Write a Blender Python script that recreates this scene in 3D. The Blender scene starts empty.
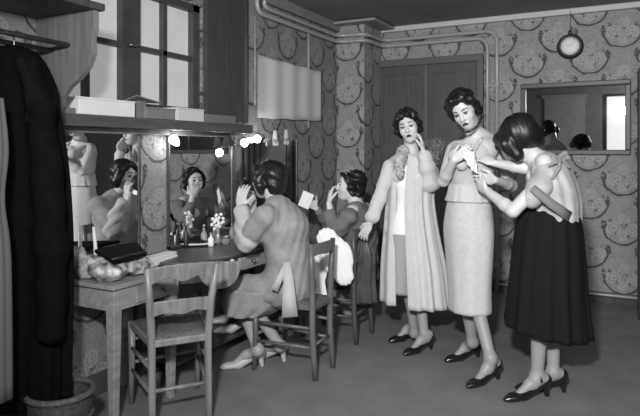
import bpy, bmesh, math, random
import numpy as np
from mathutils import Vector, Matrix
random.seed(7)
rng = np.random.default_rng(7)
SC = bpy.context.scene
COL = SC.collection

# ------------------------------------------------------------------ camera, light, exposure
# world frame: x = distance from the left (mirror) wall, y = along it towards the far wall, z up
F = 589.0; HZ = 150.0; CH = 1.35
CU, CS = 2.608, -2.097
AC, AS = 0.8849, 0.4657
cam_d = bpy.data.cameras.new('camera'); cam = bpy.data.objects.new('camera', cam_d); COL.objects.link(cam)
cam.location = (CU, CS, CH); cam.rotation_euler = (math.pi/2, 0, math.atan2(AS, AC))
cam_d.sensor_width = 36; cam_d.lens = F/640*36; cam_d.shift_y = (HZ-208)/640
cam_d.clip_start = 0.05
SC.camera = cam
vs = SC.view_settings
SC.display_settings.display_device = 'sRGB'
vs.view_transform = 'Standard'; vs.look = 'None'; vs.gamma = 1; vs.exposure = 0.12
try: vs.use_curve_mapping = False
except Exception: pass
wd = bpy.data.worlds.new('world'); SC.world = wd; wd.use_nodes = True
wd.node_tree.nodes['Background'].inputs[0].default_value = (.8, .8, .8, 1)
wd.node_tree.nodes['Background'].inputs[1].default_value = 0.6

def cw(X, Y, Z):
    """camera-space right/forward/height -> world"""
    return Vector((CU + AC*X - AS*Y, CS + AS*X + AC*Y, Z))
def P(px, py, Y):
    return cw((px-320)/F*Y, Y, CH + (HZ-py)/F*Y)
def G(px, py, z=0.0):
    Y = (CH-z)*F/(py-HZ); return P(px, py, Y)
def D(X, Y, Z=0.0):
    return Vector((AC*X-AS*Y, AS*X+AC*Y, Z))
def LW(px, py, x=0.0):
    X = (px-320)/F; t = (CU-x)/(AS-AC*X)
    return CS + t*(AC+AS*X), CH + t*(HZ-py)/F
FARY = 3.662
def RW(px, py, y=FARY):
    X = (px-320)/F; t = (y-CS)/(AC+AS*X)
    return CU + t*(AC*X-AS), CH + t*(HZ-py)/F

def area(name, loc, target, size, power, size_y=None):
    l = bpy.data.lights.new(name, 'AREA'); l.energy = power; l.size = size
    if size_y: l.shape = 'RECTANGLE'; l.size_y = size_y
    o = bpy.data.objects.new(name, l); COL.objects.link(o); o.location = loc
    o.rotation_euler = (Vector(target)-Vector(loc)).to_track_quat('-Z', 'Y').to_euler(); return o
def spot(name, loc, target, ang, power, rad, blend=1.0):
    l = bpy.data.lights.new(name, 'SPOT'); l.energy = power; l.spot_size = math.radians(ang); l.spot_blend = blend; l.shadow_soft_size = rad
    o = bpy.data.objects.new(name, l); COL.objects.link(o); o.location = loc
    o.rotation_euler = (Vector(target)-Vector(loc)).to_track_quat('-Z', 'Y').to_euler(); return o
KEY = spot('photographer_lamp', cw(-0.25, -0.15, 2.05), cw(1.0, 3.9, 1.25), 100, 640, 0.09)
lp0 = bpy.data.lights.new('near_fill_light', 'POINT'); lp0.energy = 45; lp0.shadow_soft_size = .15  # added fill, not a fixture: brightens the near wall, outside the mirror's view
lo0 = bpy.data.objects.new('near_fill_light', lp0); COL.objects.link(lo0); lo0.location = (3.5, -2.3, 2.2)
FILL = area('bounce_light', (3.9, -1.8, 2.5), (2.0, 1.8, 0.6), 1.6, 45, 1.6)

# ------------------------------------------------------------------ materials
MATS = {}
def mat(name, v, rough=0.7, noise=0.0, nscale=8.0, metal=0.0, spec=0.35, bump=0.0, bscale=60.0, sheen=0.0, emit=0.0, tint=(1, 1, 1)):
    m = bpy.data.materials.new(name); m.use_nodes = True; nt = m.node_tree
    b = nt.nodes['Principled BSDF']
    b.inputs['Base Color'].default_value = (v*tint[0], v*tint[1], v*tint[2], 1)
    b.inputs['Roughness'].default_value = rough; b.inputs['Metallic'].default_value = metal
    b.inputs['Specular IOR Level'].default_value = spec
    if sheen: b.inputs['Sheen Weight'].default_value = sheen
    if emit:
        b.inputs['Emission Color'].default_value = (1, 1, 1, 1); b.inputs['Emission Strength'].default_value = emit
    tc = nt.nodes.new('ShaderNodeTexCoord')
    if noise:
        n = nt.nodes.new('ShaderNodeTexNoise'); n.inputs['Scale'].default_value = nscale; n.inputs['Detail'].default_value = 5
        nt.links.new(tc.outputs['Object'], n.inputs['Vector'])
        r = nt.nodes.new('ShaderNodeValToRGB')
        lo = max(0, v*(1-noise)); hi = min(1, v*(1+noise))
        r.color_ramp.elements[0].position = .3; r.color_ramp.elements[1].position = .7
        r.color_ramp.elements[0].color = (lo, lo, lo, 1); r.color_ramp.elements[1].color = (hi, hi, hi, 1)
        nt.links.new(n.outputs['Fac'], r.inputs[0]); nt.links.new(r.outputs[0], b.inputs['Base Color'])
    if bump:
        n = nt.nodes.new('ShaderNodeTexNoise'); n.inputs['Scale'].default_value = bscale; n.inputs['Detail'].default_value = 3
        nt.links.new(tc.outputs['Object'], n.inputs['Vector'])
        u = nt.nodes.new('ShaderNodeBump'); u.inputs['Strength'].default_value = bump; u.inputs['Distance'].default_value = 0.01
        nt.links.new(n.outputs['Fac'], u.inputs['Height']); nt.links.new(u.outputs[0], b.inputs['Normal'])
    MATS[name] = m; return m

def wood(name, v, rough=0.45, contrast=0.3, axis=(1, 1, 12)):
    m = bpy.data.materials.new(name); m.use_nodes = True; nt = m.node_tree; b = nt.nodes['Principled BSDF']
    b.inputs['Roughness'].default_value = rough; b.inputs['Specular IOR Level'].default_value = .4
    tc = nt.nodes.new('ShaderNodeTexCoord'); mp = nt.nodes.new('ShaderNodeMapping')
    mp.inputs['Scale'].default_value = (30/axis[0], 30/axis[1], 30/axis[2])
    n = nt.nodes.new('ShaderNodeTexNoise'); n.inputs['Scale'].default_value = 1; n.inputs['Detail'].default_value = 6
    n.inputs['Distortion'].default_value = .6
    r = nt.nodes.new('ShaderNodeValToRGB'); lo = v*(1-contrast); hi = v*(1+contrast)
    r.color_ramp.elements[0].position = .3; r.color_ramp.elements[1].position = .72
    r.color_ramp.elements[0].color = (lo, lo, lo, 1); r.color_ramp.elements[1].color = (hi, hi, hi, 1)
    L = nt.links.new; L(tc.outputs['Object'], mp.inputs[0]); L(mp.outputs[0], n.inputs['Vector']); L(n.outputs['Fac'], r.inputs[0]); L(r.outputs[0], b.inputs['Base Color'])
    MATS[name] = m; return m

def wallpaper(name, axis, base=0.29, arc=0.07, light=0.38, ox=0.0, oz=0.0, W=0.525, H=0.43):
    """garlands in a half-drop repeat with scrollwork inside; axis = 'X' or 'Y' horizontal object axis"""
    m = bpy.data.materials.new(name); m.use_nodes = True; nt = m.node_tree; b = nt.nodes['Principled BSDF']
    b.inputs['Roughness'].default_value = .6; b.inputs['Specular IOR Level'].default_value = .25
    L = nt.links.new
    tc = nt.nodes.new('ShaderNodeTexCoord'); sp = nt.nodes.new('ShaderNodeSeparateXYZ')
    # wobble
    nz = nt.nodes.new('ShaderNodeTexNoise'); nz.inputs['Scale'].default_value = 14; nz.inputs['Detail'].default_value = 3
    L(tc.outputs['Object'], nz.inputs['Vector'])
    L(tc.outputs['Object'], sp.inputs[0])
    def M(op, a, c=None, d=None):
        n = nt.nodes.new('ShaderNodeMath'); n.operation = op
        for i, q in enumerate((a, c, d)):
            if q is None: continue
            if isinstance(q, (int, float)): n.inputs[i].default_value = q
            else: L(q, n.inputs[i])
        return n.outputs[0]
    wob = M('MULTIPLY', M('SUBTRACT', nz.outputs['Fac'], .5), .035)
    src = M('ADD', sp.outputs['X'], sp.outputs['Y']) if axis == 'XY' else sp.outputs[axis]
    X = M('ADD', M('ADD', src, ox), wob); Z = M('ADD', M('ADD', sp.outputs['Z'], oz), wob)
    masks_arc = None; masks_light = None; inner = None
    for k in (0, 1):
        u = M('SUBTRACT', M('MULTIPLY', M('FRACT', M('ADD', M('DIVIDE', X, W), .5*k)), W), W/2)
        w = M('SUBTRACT', M('MULTIPLY', M('FRACT', M('ADD', M('DIVIDE', Z, H), .5*k)), H), H*.55)
        e = M('SQRT', M('ADD', M('POWER', M('DIVIDE', u, .150), 2), M('POWER', M('DIVIDE', w, .15), 2)))
        thick = M('ADD', .012, M('MULTIPLY', nz.outputs['Fac'], .09))
        ring = M('LESS_THAN', M('ABSOLUTE', M('SUBTRACT', e, 1.0)), thick)
        low = M('LESS_THAN', w, .012)
        a = M('MULTIPLY', ring, low)
        # leafy tassels at the tips
        au = M('ABSOLUTE', u)
        tip = M('SQRT', M('ADD', M('POWER', M('DIVIDE', M('SUBTRACT', au, .150), .022), 2), M('POWER', M('DIVIDE', M('SUBTRACT', w, .012), .045), 2)))
        nv = nt.nodes.new('ShaderNodeTexNoise'); nv.inputs['Scale'].default_value = 70; L(tc.outputs['Object'], nv.inputs['Vector'])
        a = M('MAXIMUM', a, M('MULTIPLY', M('LESS_THAN', tip, 1.0), M('GREATER_THAN', nv.outputs['Fac'], .44)))
        # second thin line under the garland
        r2 = M('LESS_THAN', M('ABSOLUTE', M('SUBTRACT', e, 1.16)), .02)
        a2 = M('MULTIPLY', M('MULTIPLY', r2, low), .25)
        a = M('MAXIMUM', a, a2)
        # scrolls
        for (cx, cz, rr) in ((-.07, -.01, .05), (.075, -.02, .045), (0.0, -.075, .035), (0.01, .07, .04)):
            dd = M('SQRT', M('ADD', M('POWER', M('SUBTRACT', u, cx), 2), M('POWER', M('SUBTRACT', w, cz), 2)))
            s1 = M('LESS_THAN', M('ABSOLUTE', M('SUBTRACT', dd, rr)), .006)
            s2 = M('LESS_THAN', M('ABSOLUTE', M('SUBTRACT', dd, rr*.45)), .006)
            s = M('MAXIMUM', s1, s2)
            masks_light = s if masks_light is None else M('MAXIMUM', masks_light, s)
        # small dark blossoms
        for (cx, cz) in ((-.045, -.055), (.05, -.07), (-.1, .05), (.11, .045), (.02, .015)):
            dd = M('SQRT', M('ADD', M('POWER', M('SUBTRACT', u, cx), 2), M('POWER', M('SUBTRACT', w, cz), 2)))
            s = M('MULTIPLY', M('LESS_THAN', dd, .017), M('GREATER_THAN', nv.outputs['Fac'], .5))
            a = M('MAXIMUM', a, M('MULTIPLY', s, .85))
        masks_arc = a if masks_arc is None else M('MAXIMUM', masks_arc, a)
    # fine curling tendrils
    n3 = nt.nodes.new('ShaderNodeTexNoise'); n3.inputs['Scale'].default_value = 16; n3.inputs['Detail'].default_value = 1.5; n3.inputs['Distortion'].default_value = 1.5; L(tc.outputs['Object'], n3.inputs['Vector'])
    n4 = nt.nodes.new('ShaderNodeTexNoise'); n4.inputs['Scale'].default_value = 9; L(tc.outputs['Object'], n4.inputs['Vector'])
    tn = M('MULTIPLY', M('LESS_THAN', M('ABSOLUTE', M('SUBTRACT', n3.outputs['Fac'], .5)), .018), M('GREATER_THAN', n4.outputs['Fac'], .46))
    masks_arc = M('MAXIMUM', masks_arc, M('MULTIPLY', tn, .42))
    # ground mottling
    n2 = nt.nodes.new('ShaderNodeTexNoise'); n2.inputs['Scale'].default_value = 45; n2.inputs['Detail'].default_value = 4; L(tc.outputs['Object'], n2.inputs['Vector'])
    g = M('MULTIPLY', M('ADD', .72, M('MULTIPLY', n2.outputs['Fac'], .56)), base)
    g = M('ADD', g, M('MULTIPLY', masks_light, light-base))
    mx = nt.nodes.new('ShaderNodeMix'); mx.data_type = 'FLOAT'
    L(masks_arc, mx.inputs[0]); L(g, mx.inputs[2]); mx.inputs[3].default_value = arc
    cb = nt.nodes.new('ShaderNodeCombineColor')
    for i in range(3): L(mx.outputs[0], cb.inputs[i])
    L(cb.outputs[0], b.inputs['Base Color'])
    MATS[name] = m; return m

_u, _z = CU+(FARY-CS)/(AC+AS*(527.6-320)/F)*(AC*(527.6-320)/F-AS), CH+(FARY-CS)/(AC+AS*(527.6-320)/F)*(HZ-77)/F
paperF = wallpaper('wallpaper_far', 'X', ox=.525/2-_u, oz=.43*.55-.15-_z)
paperP = wallpaper('wallpaper_breast', 'XY', ox=.525/2-_u, oz=.0)
paperL = wallpaper('wallpaper_left', 'Y', base=.24, light=.33, ox=0.1, oz=0.1)
m_floor = mat('floor_concrete', .18, .75, .14, 5.0, bump=.2, bscale=40)
m_ceil = mat('ceiling_paint', .22, .8, .15, 2)
m_white_trim = mat('trim_paint_light', .55, .5)
m_grey_trim = mat('trim_paint_grey', .22, .5, .1)
m_door = wood('door_brown_paint', .085, .45, .2)
m_doortrim = mat('door_trim_paint', .12, .45)
m_pipe = mat('pipe_paint', .36, .3, spec=.6)
m_wood_dark = wood('dark_wood', .07, .4, .35)
m_wood_mid = wood('chair_wood', .19, .38, .35)
m_wood_table = wood('table_wood', .26, .5, .25, axis=(1, 12, 1))
m_ledge = wood('ledge_wood', .09, .5, .3, axis=(1, 12, 1))
m_rush = mat('rush_seat', .10, .8, .4, 60, bump=.6, bscale=120)
m_glass_win = mat('frosted_pane', .4, .4, .1, 6, emit=0.22)
m_mirror = mat('mirror_glass', .82, .015, metal=1.0)
m_box_white = mat('white_cardboard', .75, .7, .05)
m_box_grey = mat('grey_cardboard', .2, .7, .15)
m_black_cloth = mat('black_wool', .006, .95, .2, 30, spec=.03, bump=.2)
m_white_cloth = mat('white_cotton', .8, .85, bump=.2, bscale=30)
m_skin = mat('skin', .56, .5, .06, 12)
m_skin2 = mat('skin_warm', .46, .5, .06, 12)
m_hair = mat('dark_hair', .010, .42, .2, 30, spec=.4, bump=.12, bscale=90)
m_stocking = mat('silk_stocking', .30, .45, spec=.4)
m_lips = mat('dark_lipstick', .04, .4)
m_brow = mat('brow', .05, .7)
m_eye = mat('eye_dark', .06, .3)
m_shoe_black = mat('black_leather', .012, .22, spec=.6)
m_shoe_light = mat('light_leather', .42, .4)
m_coat = mat('cream_wool', .55, .85, .06, 20, bump=.15, bscale=60, sheen=.2)
m_coat_fur = mat('pale_fur', .42, .9, .5, 70, bump=1, bscale=120)
m_fur_dark = mat('dark_fur', .06, .9, .5, 70, bump=1, bscale=120)
m_dress_w = mat('white_blouse_silk', .85, .5)
m_dress_g = mat('grey_skirt', .35, .8)
m_dress2 = mat('pale_crepe_dress', .52, .7, .07, 40, bump=.25, bscale=90)
m_skirt_blk = mat('black_velvet_skirt', .010, .9, spec=.15)
m_blouse = mat('pale_print_blouse', .42, .75, .22, 14)
m_stripe = mat('grey_ribbon', .2, .7)
m_dressB = mat('grey_jersey_dress', .27, .8, .12, 25)
m_dressC = mat('dark_grey_dress', .15, .8, .12, 20)
m_bulb = mat('lit_bulb', .9, .3, emit=5)
m_metal = mat('dull_metal', .3, .35, metal=.9)
m_dark_metal = mat('dark_metal', .05, .4, metal=.6)
m_glass_item = mat('bottle_glass', .25, .1, spec=.8)
m_wicker = mat('wicker', .05, .7, .4, 60, bump=.5)
m_clutter = mat('printed_scarf', .36, .85, .95, 22, bump=.3)

# ------------------------------------------------------------------ object helpers
def tag(o, label=None, cat=None, group=None, kind=None):
    if label: o['label'] = label
    if cat: o['category'] = cat
    if group: o['group'] = group
    if kind: o['kind'] = kind
    return o
def empty(name, loc=(0, 0, 0)):
    o = bpy.data.objects.new(name, None); COL.objects.link(o); o.location = loc; o.empty_display_size = .05; return o
def setparent(o, par):
    if par is not None:
        o.parent = par
        M = Matrix.Translation(par.location)
        o.matrix_parent_inverse = M.inverted()
def finish(bm, name, m, parent=None, smooth=False, bevel=0.0, segs=2):
    me = bpy.data.meshes.new(name)
    bmesh.ops.recalc_face_normals(bm, faces=bm.faces)
    bm.to_mesh(me); bm.free()
    o = bpy.data.objects.new(name, me); COL.objects.link(o); me.materials.append(m)
    if smooth:
        me.polygons.foreach_set('use_smooth', [True]*len(me.polygons))
    if bevel:
        md = o.modifiers.new('bevel', 'BEVEL'); md.width = bevel; md.segments = segs; md.limit_method = 'ANGLE'
    setparent(o, parent); return o
def abox(bm, lo, hi):
    lo = Vector(lo); hi = Vector(hi)
    r = bmesh.ops.create_cube(bm, size=1)
    for v in r['verts']:
        v.co = Vector(((v.co.x+.5)*(hi.x-lo.x)+lo.x, (v.co.y+.5)*(hi.y-lo.y)+lo.y, (v.co.z+.5)*(hi.z-lo.z)+lo.z))
    return r['verts']
def obox(bm, c, ax, ay, az, sx, sy, sz):
    """oriented box"""
    r = bmesh.ops.create_cube(bm, size=1)
    for v in r['verts']:
        v.co = Vector(c) + ax*(v.co.x*sx) + ay*(v.co.y*sy) + az*(v.co.z*sz)
    return r['verts']
def box(name, lo, hi, m, parent=None, bevel=0.0):
    bm = bmesh.new(); abox(bm, lo, hi); return finish(bm, name, m, parent, bevel=bevel)
def frame_to(d):
    d = Vector(d).normalized()
    a = Vector((0, 0, 1)) if abs(d.z) < .9 else Vector((1, 0, 0))
    x = a.cross(d).normalized(); y = d.cross(x).normalized(); return x, y
def tube(bm, pts, rad, seg=12, cap=True, flat=None):
    """swept tube; rad a number or list; flat = (axis vector, ratio) squashes the section"""
    pts = [Vector(p) for p in pts]; n = len(pts)
    if not hasattr(rad, '__len__'): rad = [rad]*n
    rings = []; px = None
    for i in range(n):
        d = (pts[min(i+1, n-1)]-pts[max(i-1, 0)]).normalized()
        if px is None: x, y = frame_to(d)
        else:
            x = (px-d*px.dot(d)); x = x.normalized() if x.length > 1e-6 else frame_to(d)[0]; y = d.cross(x).normalized()
        px = x; ring = []
        for k in range(seg):
            a = 2*math.pi*k/seg; o = (x*math.cos(a)+y*math.sin(a))*rad[i]
            if flat: ax = Vector(flat[0]); o = o - ax*(o.dot(ax))*(1-flat[1])
            ring.append(bm.verts.new(pts[i]+o))
        rings.append(ring)
    for i in range(n-1):
        for k in range(seg):
            bm.faces.new((rings[i][k], rings[i][(k+1) % seg], rings[i+1][(k+1) % seg], rings[i+1][k]))
    if cap:
        bm.faces.new(rings[0][::-1]); bm.faces.new(rings[-1])
def tubeo(name, pts, rad, m, parent=None, seg=12, flat=None):
    bm = bmesh.new(); tube(bm, pts, rad, seg, flat=flat); return finish(bm, name, m, parent, smooth=True)
def arcpts(pts, r=0.05, n=6):
    """round the corners of a polyline"""
    pts = [Vector(p) for p in pts]; out = [pts[0]]
    for i in range(1, len(pts)-1):
        a = (pts[i-1]-pts[i]); b = (pts[i+1]-pts[i]); q = min(r, a.length*.45, b.length*.45)
        p0 = pts[i]+a.normalized()*q; p1 = pts[i]+b.normalized()*q
        for k in range(n+1):
            t = k/n; out.append(p0*(1-t)**2+pts[i]*2*t*(1-t)+p1*t*t)
    out.append(pts[-1]); return out
def lathe(bm, c, prof, seg=24, axis=None):
    c = Vector(c); z = Vector(axis).normalized() if axis is not None else Vector((0, 0, 1)); x, y = frame_to(z)
    rings = []
    for r, h in prof:
        rings.append([bm.verts.new(c+z*h+(x*math.cos(2*math.pi*k/seg)+y*math.sin(2*math.pi*k/seg))*max(r, 1e-4)) for k in range(seg)])
    for i in range(len(rings)-1):
        for k in range(seg):
            bm.faces.new((rings[i][k], rings[i][(k+1) % seg], rings[i+1][(k+1) % seg], rings[i+1][k]))
    bm.faces.new(rings[0][::-1]); bm.faces.new(rings[-1])
def latheo(name, c, prof, m, parent=None, seg=24, axis=None, smooth=True):
    bm = bmesh.new(); lathe(bm, c, prof, seg, axis); o = finish(bm, name, m, parent, smooth=smooth)
    return o
def prism(bm, poly, d):
    """poly: list of Vectors, extruded by vector d"""
    a = [bm.verts.new(p) for p in poly]; b = [bm.verts.new(Vector(p)+Vector(d)) for p in poly]
    bm.faces.new(a); bm.faces.new(b[::-1]); n = len(a)
    for i in range(n): bm.faces.new((a[i], b[i], b[(i+1) % n], a[(i+1) % n]))

# ------------------------------------------------------------------ smooth-blended solids for figures and cloth
class Blob:
    def __init__(s, h=.006): s.h = h; s.pr = []
    def cap(s, a, b, ra, rb=None, k=.02, flat=None, sub=False):
        rb = ra if rb is None else rb
        a = np.array(a, float); b = np.array(b, float); m = max(ra, rb)
        s.pr.append(('c', a, b, ra, rb, k, flat, np.minimum(a, b)-m, np.maximum(a, b)+m, sub)); return s
    def chain(s, pts, rad, k=.02, flat=None):
        for i in range(len(pts)-1): s.cap(pts[i], pts[i+1], rad[i], rad[i+1], k, flat)
    def ell(s, c, r, R=None, k=.02, sub=False):
        c = np.array(c, float); r = np.array(r if hasattr(r, '__len__') else (r, r, r), float)
        R = np.eye(3) if R is None else np.array(R, float); m = r.max()
        s.pr.append(('e', c, r, R, None, k, None, c-m, c+m, sub)); return s
    def mesh(s, disp=None):
        h = s.h
        lo = np.min([p[7] for p in s.pr if not p[9]], axis=0)-3*h-.01; hi = np.max([p[8] for p in s.pr if not p[9]], axis=0)+3*h+.01
        n = np.ceil((hi-lo)/h).astype(int)+1
        V = np.full(tuple(n), .05, np.float32)
        for t, A, B, C_, D_, k, flat, bl, bh, sub in s.pr:
            mg = max(k*1.5, 3*h)+.012
            i0 = np.clip(((bl-mg-lo)/h).astype(int), 0, n); i1 = np.clip(((bh+mg-lo)/h).astype(int)+2, 0, n)
            if np.any(i1 <= i0): continue
            g = [lo[a]+h*np.arange(i0[a], i1[a]) for a in range(3)]
            X, Y, Z = np.meshgrid(*g, indexing='ij')
            Q = np.stack((X, Y, Z), -1)
            if t == 'c':
                ba = B-A; pa = Q-A; hh = np.clip(pa@ba/max(ba@ba, 1e-9), 0, 1); w = pa-hh[..., None]*ba
                if flat is not None:
                    ax = np.array(flat[0], float); ax /= np.linalg.norm(ax)
                    w = w+ (w@ax)[..., None]*ax*(1/flat[1]-1)
                    d = (np.linalg.norm(w, axis=-1)-(C_+(D_-C_)*hh))
                    d = np.where(d > 0, d*min(1, flat[1]), d*min(1, flat[1]))
                else: d = np.linalg.norm(w, axis=-1)-(C_+(D_-C_)*hh)
            else:
                q = (Q-A)@C_; k0 = np.linalg.norm(q/B, axis=-1); k1 = np.linalg.norm(q/(B*B), axis=-1)+1e-9
                d = k0*(k0-1)/k1
            sl = tuple(slice(i0[a], i1[a]) for a in range(3)); O = V[sl]
            if sub:
                d = -d; hh = np.clip(.5-.5*(O-d)/k, 0, 1); V[sl] = O*(1-hh)+d*hh+k*hh*(1-hh)
            else:
                hh = np.clip(.5+.5*(d-O)/k, 0, 1); V[sl] = d*(1-hh)+O*hh-k*hh*(1-hh)
        if disp is not None:
            g = [lo[a]+h*np.arange(n[a]) for a in range(3)]
            X, Y, Z = np.meshgrid(*g, indexing='ij'); V = V+disp(X, Y, Z).astype(np.float32)
        V[0] = V[-1] = .05; V[:, 0] = V[:, -1] = .05; V[:, :, 0] = V[:, :, -1] = .05
        I = V < 0
        S = np.zeros(tuple(n-1), np.int8)
        for a in (0, 1):
            for b in (0, 1):
                for c in (0, 1): S += I[a:n[0]-1+a, b:n[1]-1+b, c:n[2]-1+c]
        idx = np.argwhere((S > 0) & (S < 8))
        lut = np.full(tuple(n-1), -1, np.int32); lut[idx[:, 0], idx[:, 1], idx[:, 2]] = np.arange(len(idx))
        cor = np.array([(a, b, c) for a in (0, 1) for b in (0, 1) for c in (0, 1)])
        val = np.stack([V[idx[:, 0]+q[0], idx[:, 1]+q[1], idx[:, 2]+q[2]] for q in cor], 1)
        acc = np.zeros((len(idx), 3)); cnt = np.zeros(len(idx))
        for i in range(8):
            for j in range(i+1, 8):
                if np.abs(cor[i]-cor[j]).sum() != 1: continue
                v0, v1 = val[:, i], val[:, j]; c = (v0 < 0) != (v1 < 0)
                t = np.where(c, v0/np.where(c, v0-v1, 1), 0)
                acc += np.where(c[:, None], cor[i]+t[:, None]*(cor[j]-cor[i]), 0); cnt += c
        vert = lo+h*(idx+acc/cnt[:, None])
        faces = []
        for ax in range(3):
            o1, o2 = [(1, 2), (2, 0), (0, 1)][ax]
            sl0 = [slice(None)]*3; sl1 = [slice(None)]*3; sl0[ax] = slice(0, -1); sl1[ax] = slice(1, None)
            A = I[tuple(sl0)]; B = I[tuple(sl1)]
            e = np.argwhere(A != B); s0 = A[e[:, 0], e[:, 1], e[:, 2]]
            def cell(d1, d2):
                q = e.copy(); q[:, o1] += d1; q[:, o2] += d2; return lut[q[:, 0], q[:, 1], q[:, 2]]
            q = np.stack((cell(-1, -1), cell(0, -1), cell(0, 0), cell(-1, 0)), 1)
            q[~s0] = q[~s0][:, ::-1]; faces.append(q)
        faces = np.concatenate(faces); faces = faces[(faces >= 0).all(1)]
        return vert, faces
def mesh_obj(name, parts, m, parent=None):
    """parts = [(verts, faces)...] joined into ONE mesh"""
    vs_, fs_, off = [], [], 0
    for v, f in parts:
        vs_.append(np.asarray(v, float)); fs_.extend((np.asarray(f)+off).tolist() if len(f) else []); off += len(v)
    me = bpy.data.meshes.new(name); me.from_pydata(np.concatenate(vs_).tolist(), [], fs_); me.update()
    me.polygons.foreach_set('use_smooth', [True]*len(me.polygons))
    me.materials.append(m)
    o = bpy.data.objects.new(name, me); COL.objects.link(o); setparent(o, parent); return o
def blob_obj(name, b, m, parent=None, disp=None): return mesh_obj(name, [b.mesh(disp)], m, parent)

def loft(rings, seg=96, folds=0, amp=(0, 0), gap=None, thick=.006, phase=0.0, seedn=0):
    """rings: (centre, side axis, front axis, a, b). gap = half opening angle around the front. Returns closed shell."""
    r_ = np.random.default_rng(seedn); ph = r_.uniform(0, 6.28, 4)
    n = len(rings)
    # resample rings smoothly
    out = []; ins = []
    lo, hi = (-math.pi, math.pi) if gap is None else (gap, 2*math.pi-gap)
    rows = []
    SUB = 6
    for i in range(n-1):
        for j in range(SUB if i < n-2 else SUB+1):
            t = j/SUB; rows.append((i+t, i, t))
    for (ti, i, t) in rows:
        i0 = max(i-1, 0); i3 = min(i+2, n-1)
        def cr(f):
            p0, p1, p2, p3 = f(rings[i0]), f(rings[i]), f(rings[i+1]), f(rings[i3])
            return .5*((2*p1)+(p2-p0)*t+(2*p0-5*p1+4*p2-p3)*t*t+(3*p1-p0-3*p2+p3)*t**3)
        c = cr(lambda q: np.array(q[0], float)); sx = cr(lambda q: np.array(q[1], float)); fx = cr(lambda q: np.array(q[2], float))
        sx /= np.linalg.norm(sx); fx /= np.linalg.norm(fx)
        a = cr(lambda q: q[3]); b = cr(lambda q: q[4]); u = ti/(n-1); am = amp[0]+(amp[1]-amp[0])*u**1.3
        g = lo if gap is None else None
        th = np.linspace(lo, hi, seg, endpoint=gap is not None)
        w = np.zeros_like(th)
        if folds:
            w = am*(np.sin(folds*th+ph[0]+phase+1.2*np.sin(th+ph[1]))*.6+.4*np.sin((folds*1.63//1)*th+ph[2]+u*1.0))
        def ringpts(dr): return c+np.outer(np.sin(th)*(a+w+dr), sx)+np.outer(np.cos(th)*(b+w+dr), fx)
        out.append(ringpts(0)); ins.append(ringpts(-thick))
    R = len(out); V = np.concatenate(out+ins); Fs = []
    N = seg; closed = gap is None; m_ = N if closed else N-1
    for i in range(R-1):
        for k in range(m_):
            k2 = (k+1) % N; a_, b_, c_, d_ = i*N+k, i*N+k2, (i+1)*N+k2, (i+1)*N+k
            Fs.append((a_, d_, c_, b_)); o = R*N; Fs.append((a_+o, b_+o, c_+o, d_+o))
    o = R*N
    for k in range(m_):
        k2 = (k+1) % N
        Fs.append((k, k2, k2+o, k+o)); e = (R-1)*N; Fs.append((e+k, e+k+o, e+k2+o, e+k2))
    if not closed:
        for i in range(R-1):
            for k in (0, N-1):
                Fs.append((i*N+k, (i+1)*N+k, (i+1)*N+k+o, i*N+k+o))
    return V, Fs

# ------------------------------------------------------------------ the room
ZC = 2.62; YB = -3.6; XR = 5.0
def struct(o): o['kind'] = 'structure'; return o
struct(box('floor', (-.1, YB-.1, -.1), (XR+.1, FARY+.1, 0), m_floor))
struct(box('ceiling', (-.1, YB-.1, ZC), (XR+.1, FARY+.1, ZC+.1), m_ceil))
# window opening in the left wall
wy0 = LW(56, 0)[0]; wy1 = LW(202, 0)[0]; wz0 = LW(165, 119)[1]; wz1 = LW(188, 7)[1]+.03
bm = bmesh.new()
abox(bm, (-.1, YB, 0), (0, FARY, wz0)); abox(bm, (-.1, YB, wz1), (0, FARY, ZC))
abox(bm, (-.1, YB, wz0), (0, wy0, wz1)); abox(bm, (-.1, wy1, wz0), (0, FARY, wz1))
struct(finish(bm, 'wall_left', paperL))
struct(box('wall_far', (-.1, FARY, 0), (XR+.1, FARY+.1, ZC), paperF))
struct(box('wall_near', (-.1, YB-.1, 0), (XR+.1, YB, ZC), mat('near_wall_paint', .35, .8, .1)))
struct(box('wall_right', (XR, YB, 0), (XR+.1, FARY, ZC), mat('right_wall_paint', .04, .8, .1)))
PIL = .30; PILY = 3.22
struct(box('trim_1', (0, PILY, 0), (PIL, FARY, ZC), paperP))          # boxed chimney breast in the corner
# window
m_sash = mat('window_wood', .06, .45, .2)
bm = bmesh.new(); T = -.06
def wy(px): return LW(px, 0, -.05)[0]
yl, ya, yb, yr = wy(58), wy(119), wy(137), wy(192)
for (a, b) in ((wy0, yl+.01), (ya, yb), (yr-.02, wy1)): abox(bm, (-.1, a, wz0), (-.02, b, wz1))
zb = LW(165, 106, -.05)[1]
abox(bm, (-.1, wy0, wz0), (-.02, wy1, zb)); abox(bm, (-.1, wy0, wz1-.04), (-.02, wy1, wz1))
zm = LW(165, 54, -.05)[1]
abox(bm, (-.085, wy0, zm-.016), (-.03, wy1, zm+.016))
for a in (wy(85), wy(163)): abox(bm, (-.085, a-.016, wz0), (-.03, a+.016, wz1))
w1 = struct(finish(bm, 'window_1', m_sash))
box('pane', (-.075, wy0+.01, wz0+.01), (-.068, wy1-.01, wz1-.01), m_glass_win, w1)
bm = bmesh.new(); yc = (ya+yb)/2
tube(bm, [(-.015, yc-.03, zm), (.0, yc-.03, zm), (.0, yc+.035, zm+.005)], .009, 8)
finish(bm, 'latch', m_metal, w1, smooth=True)
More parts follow.
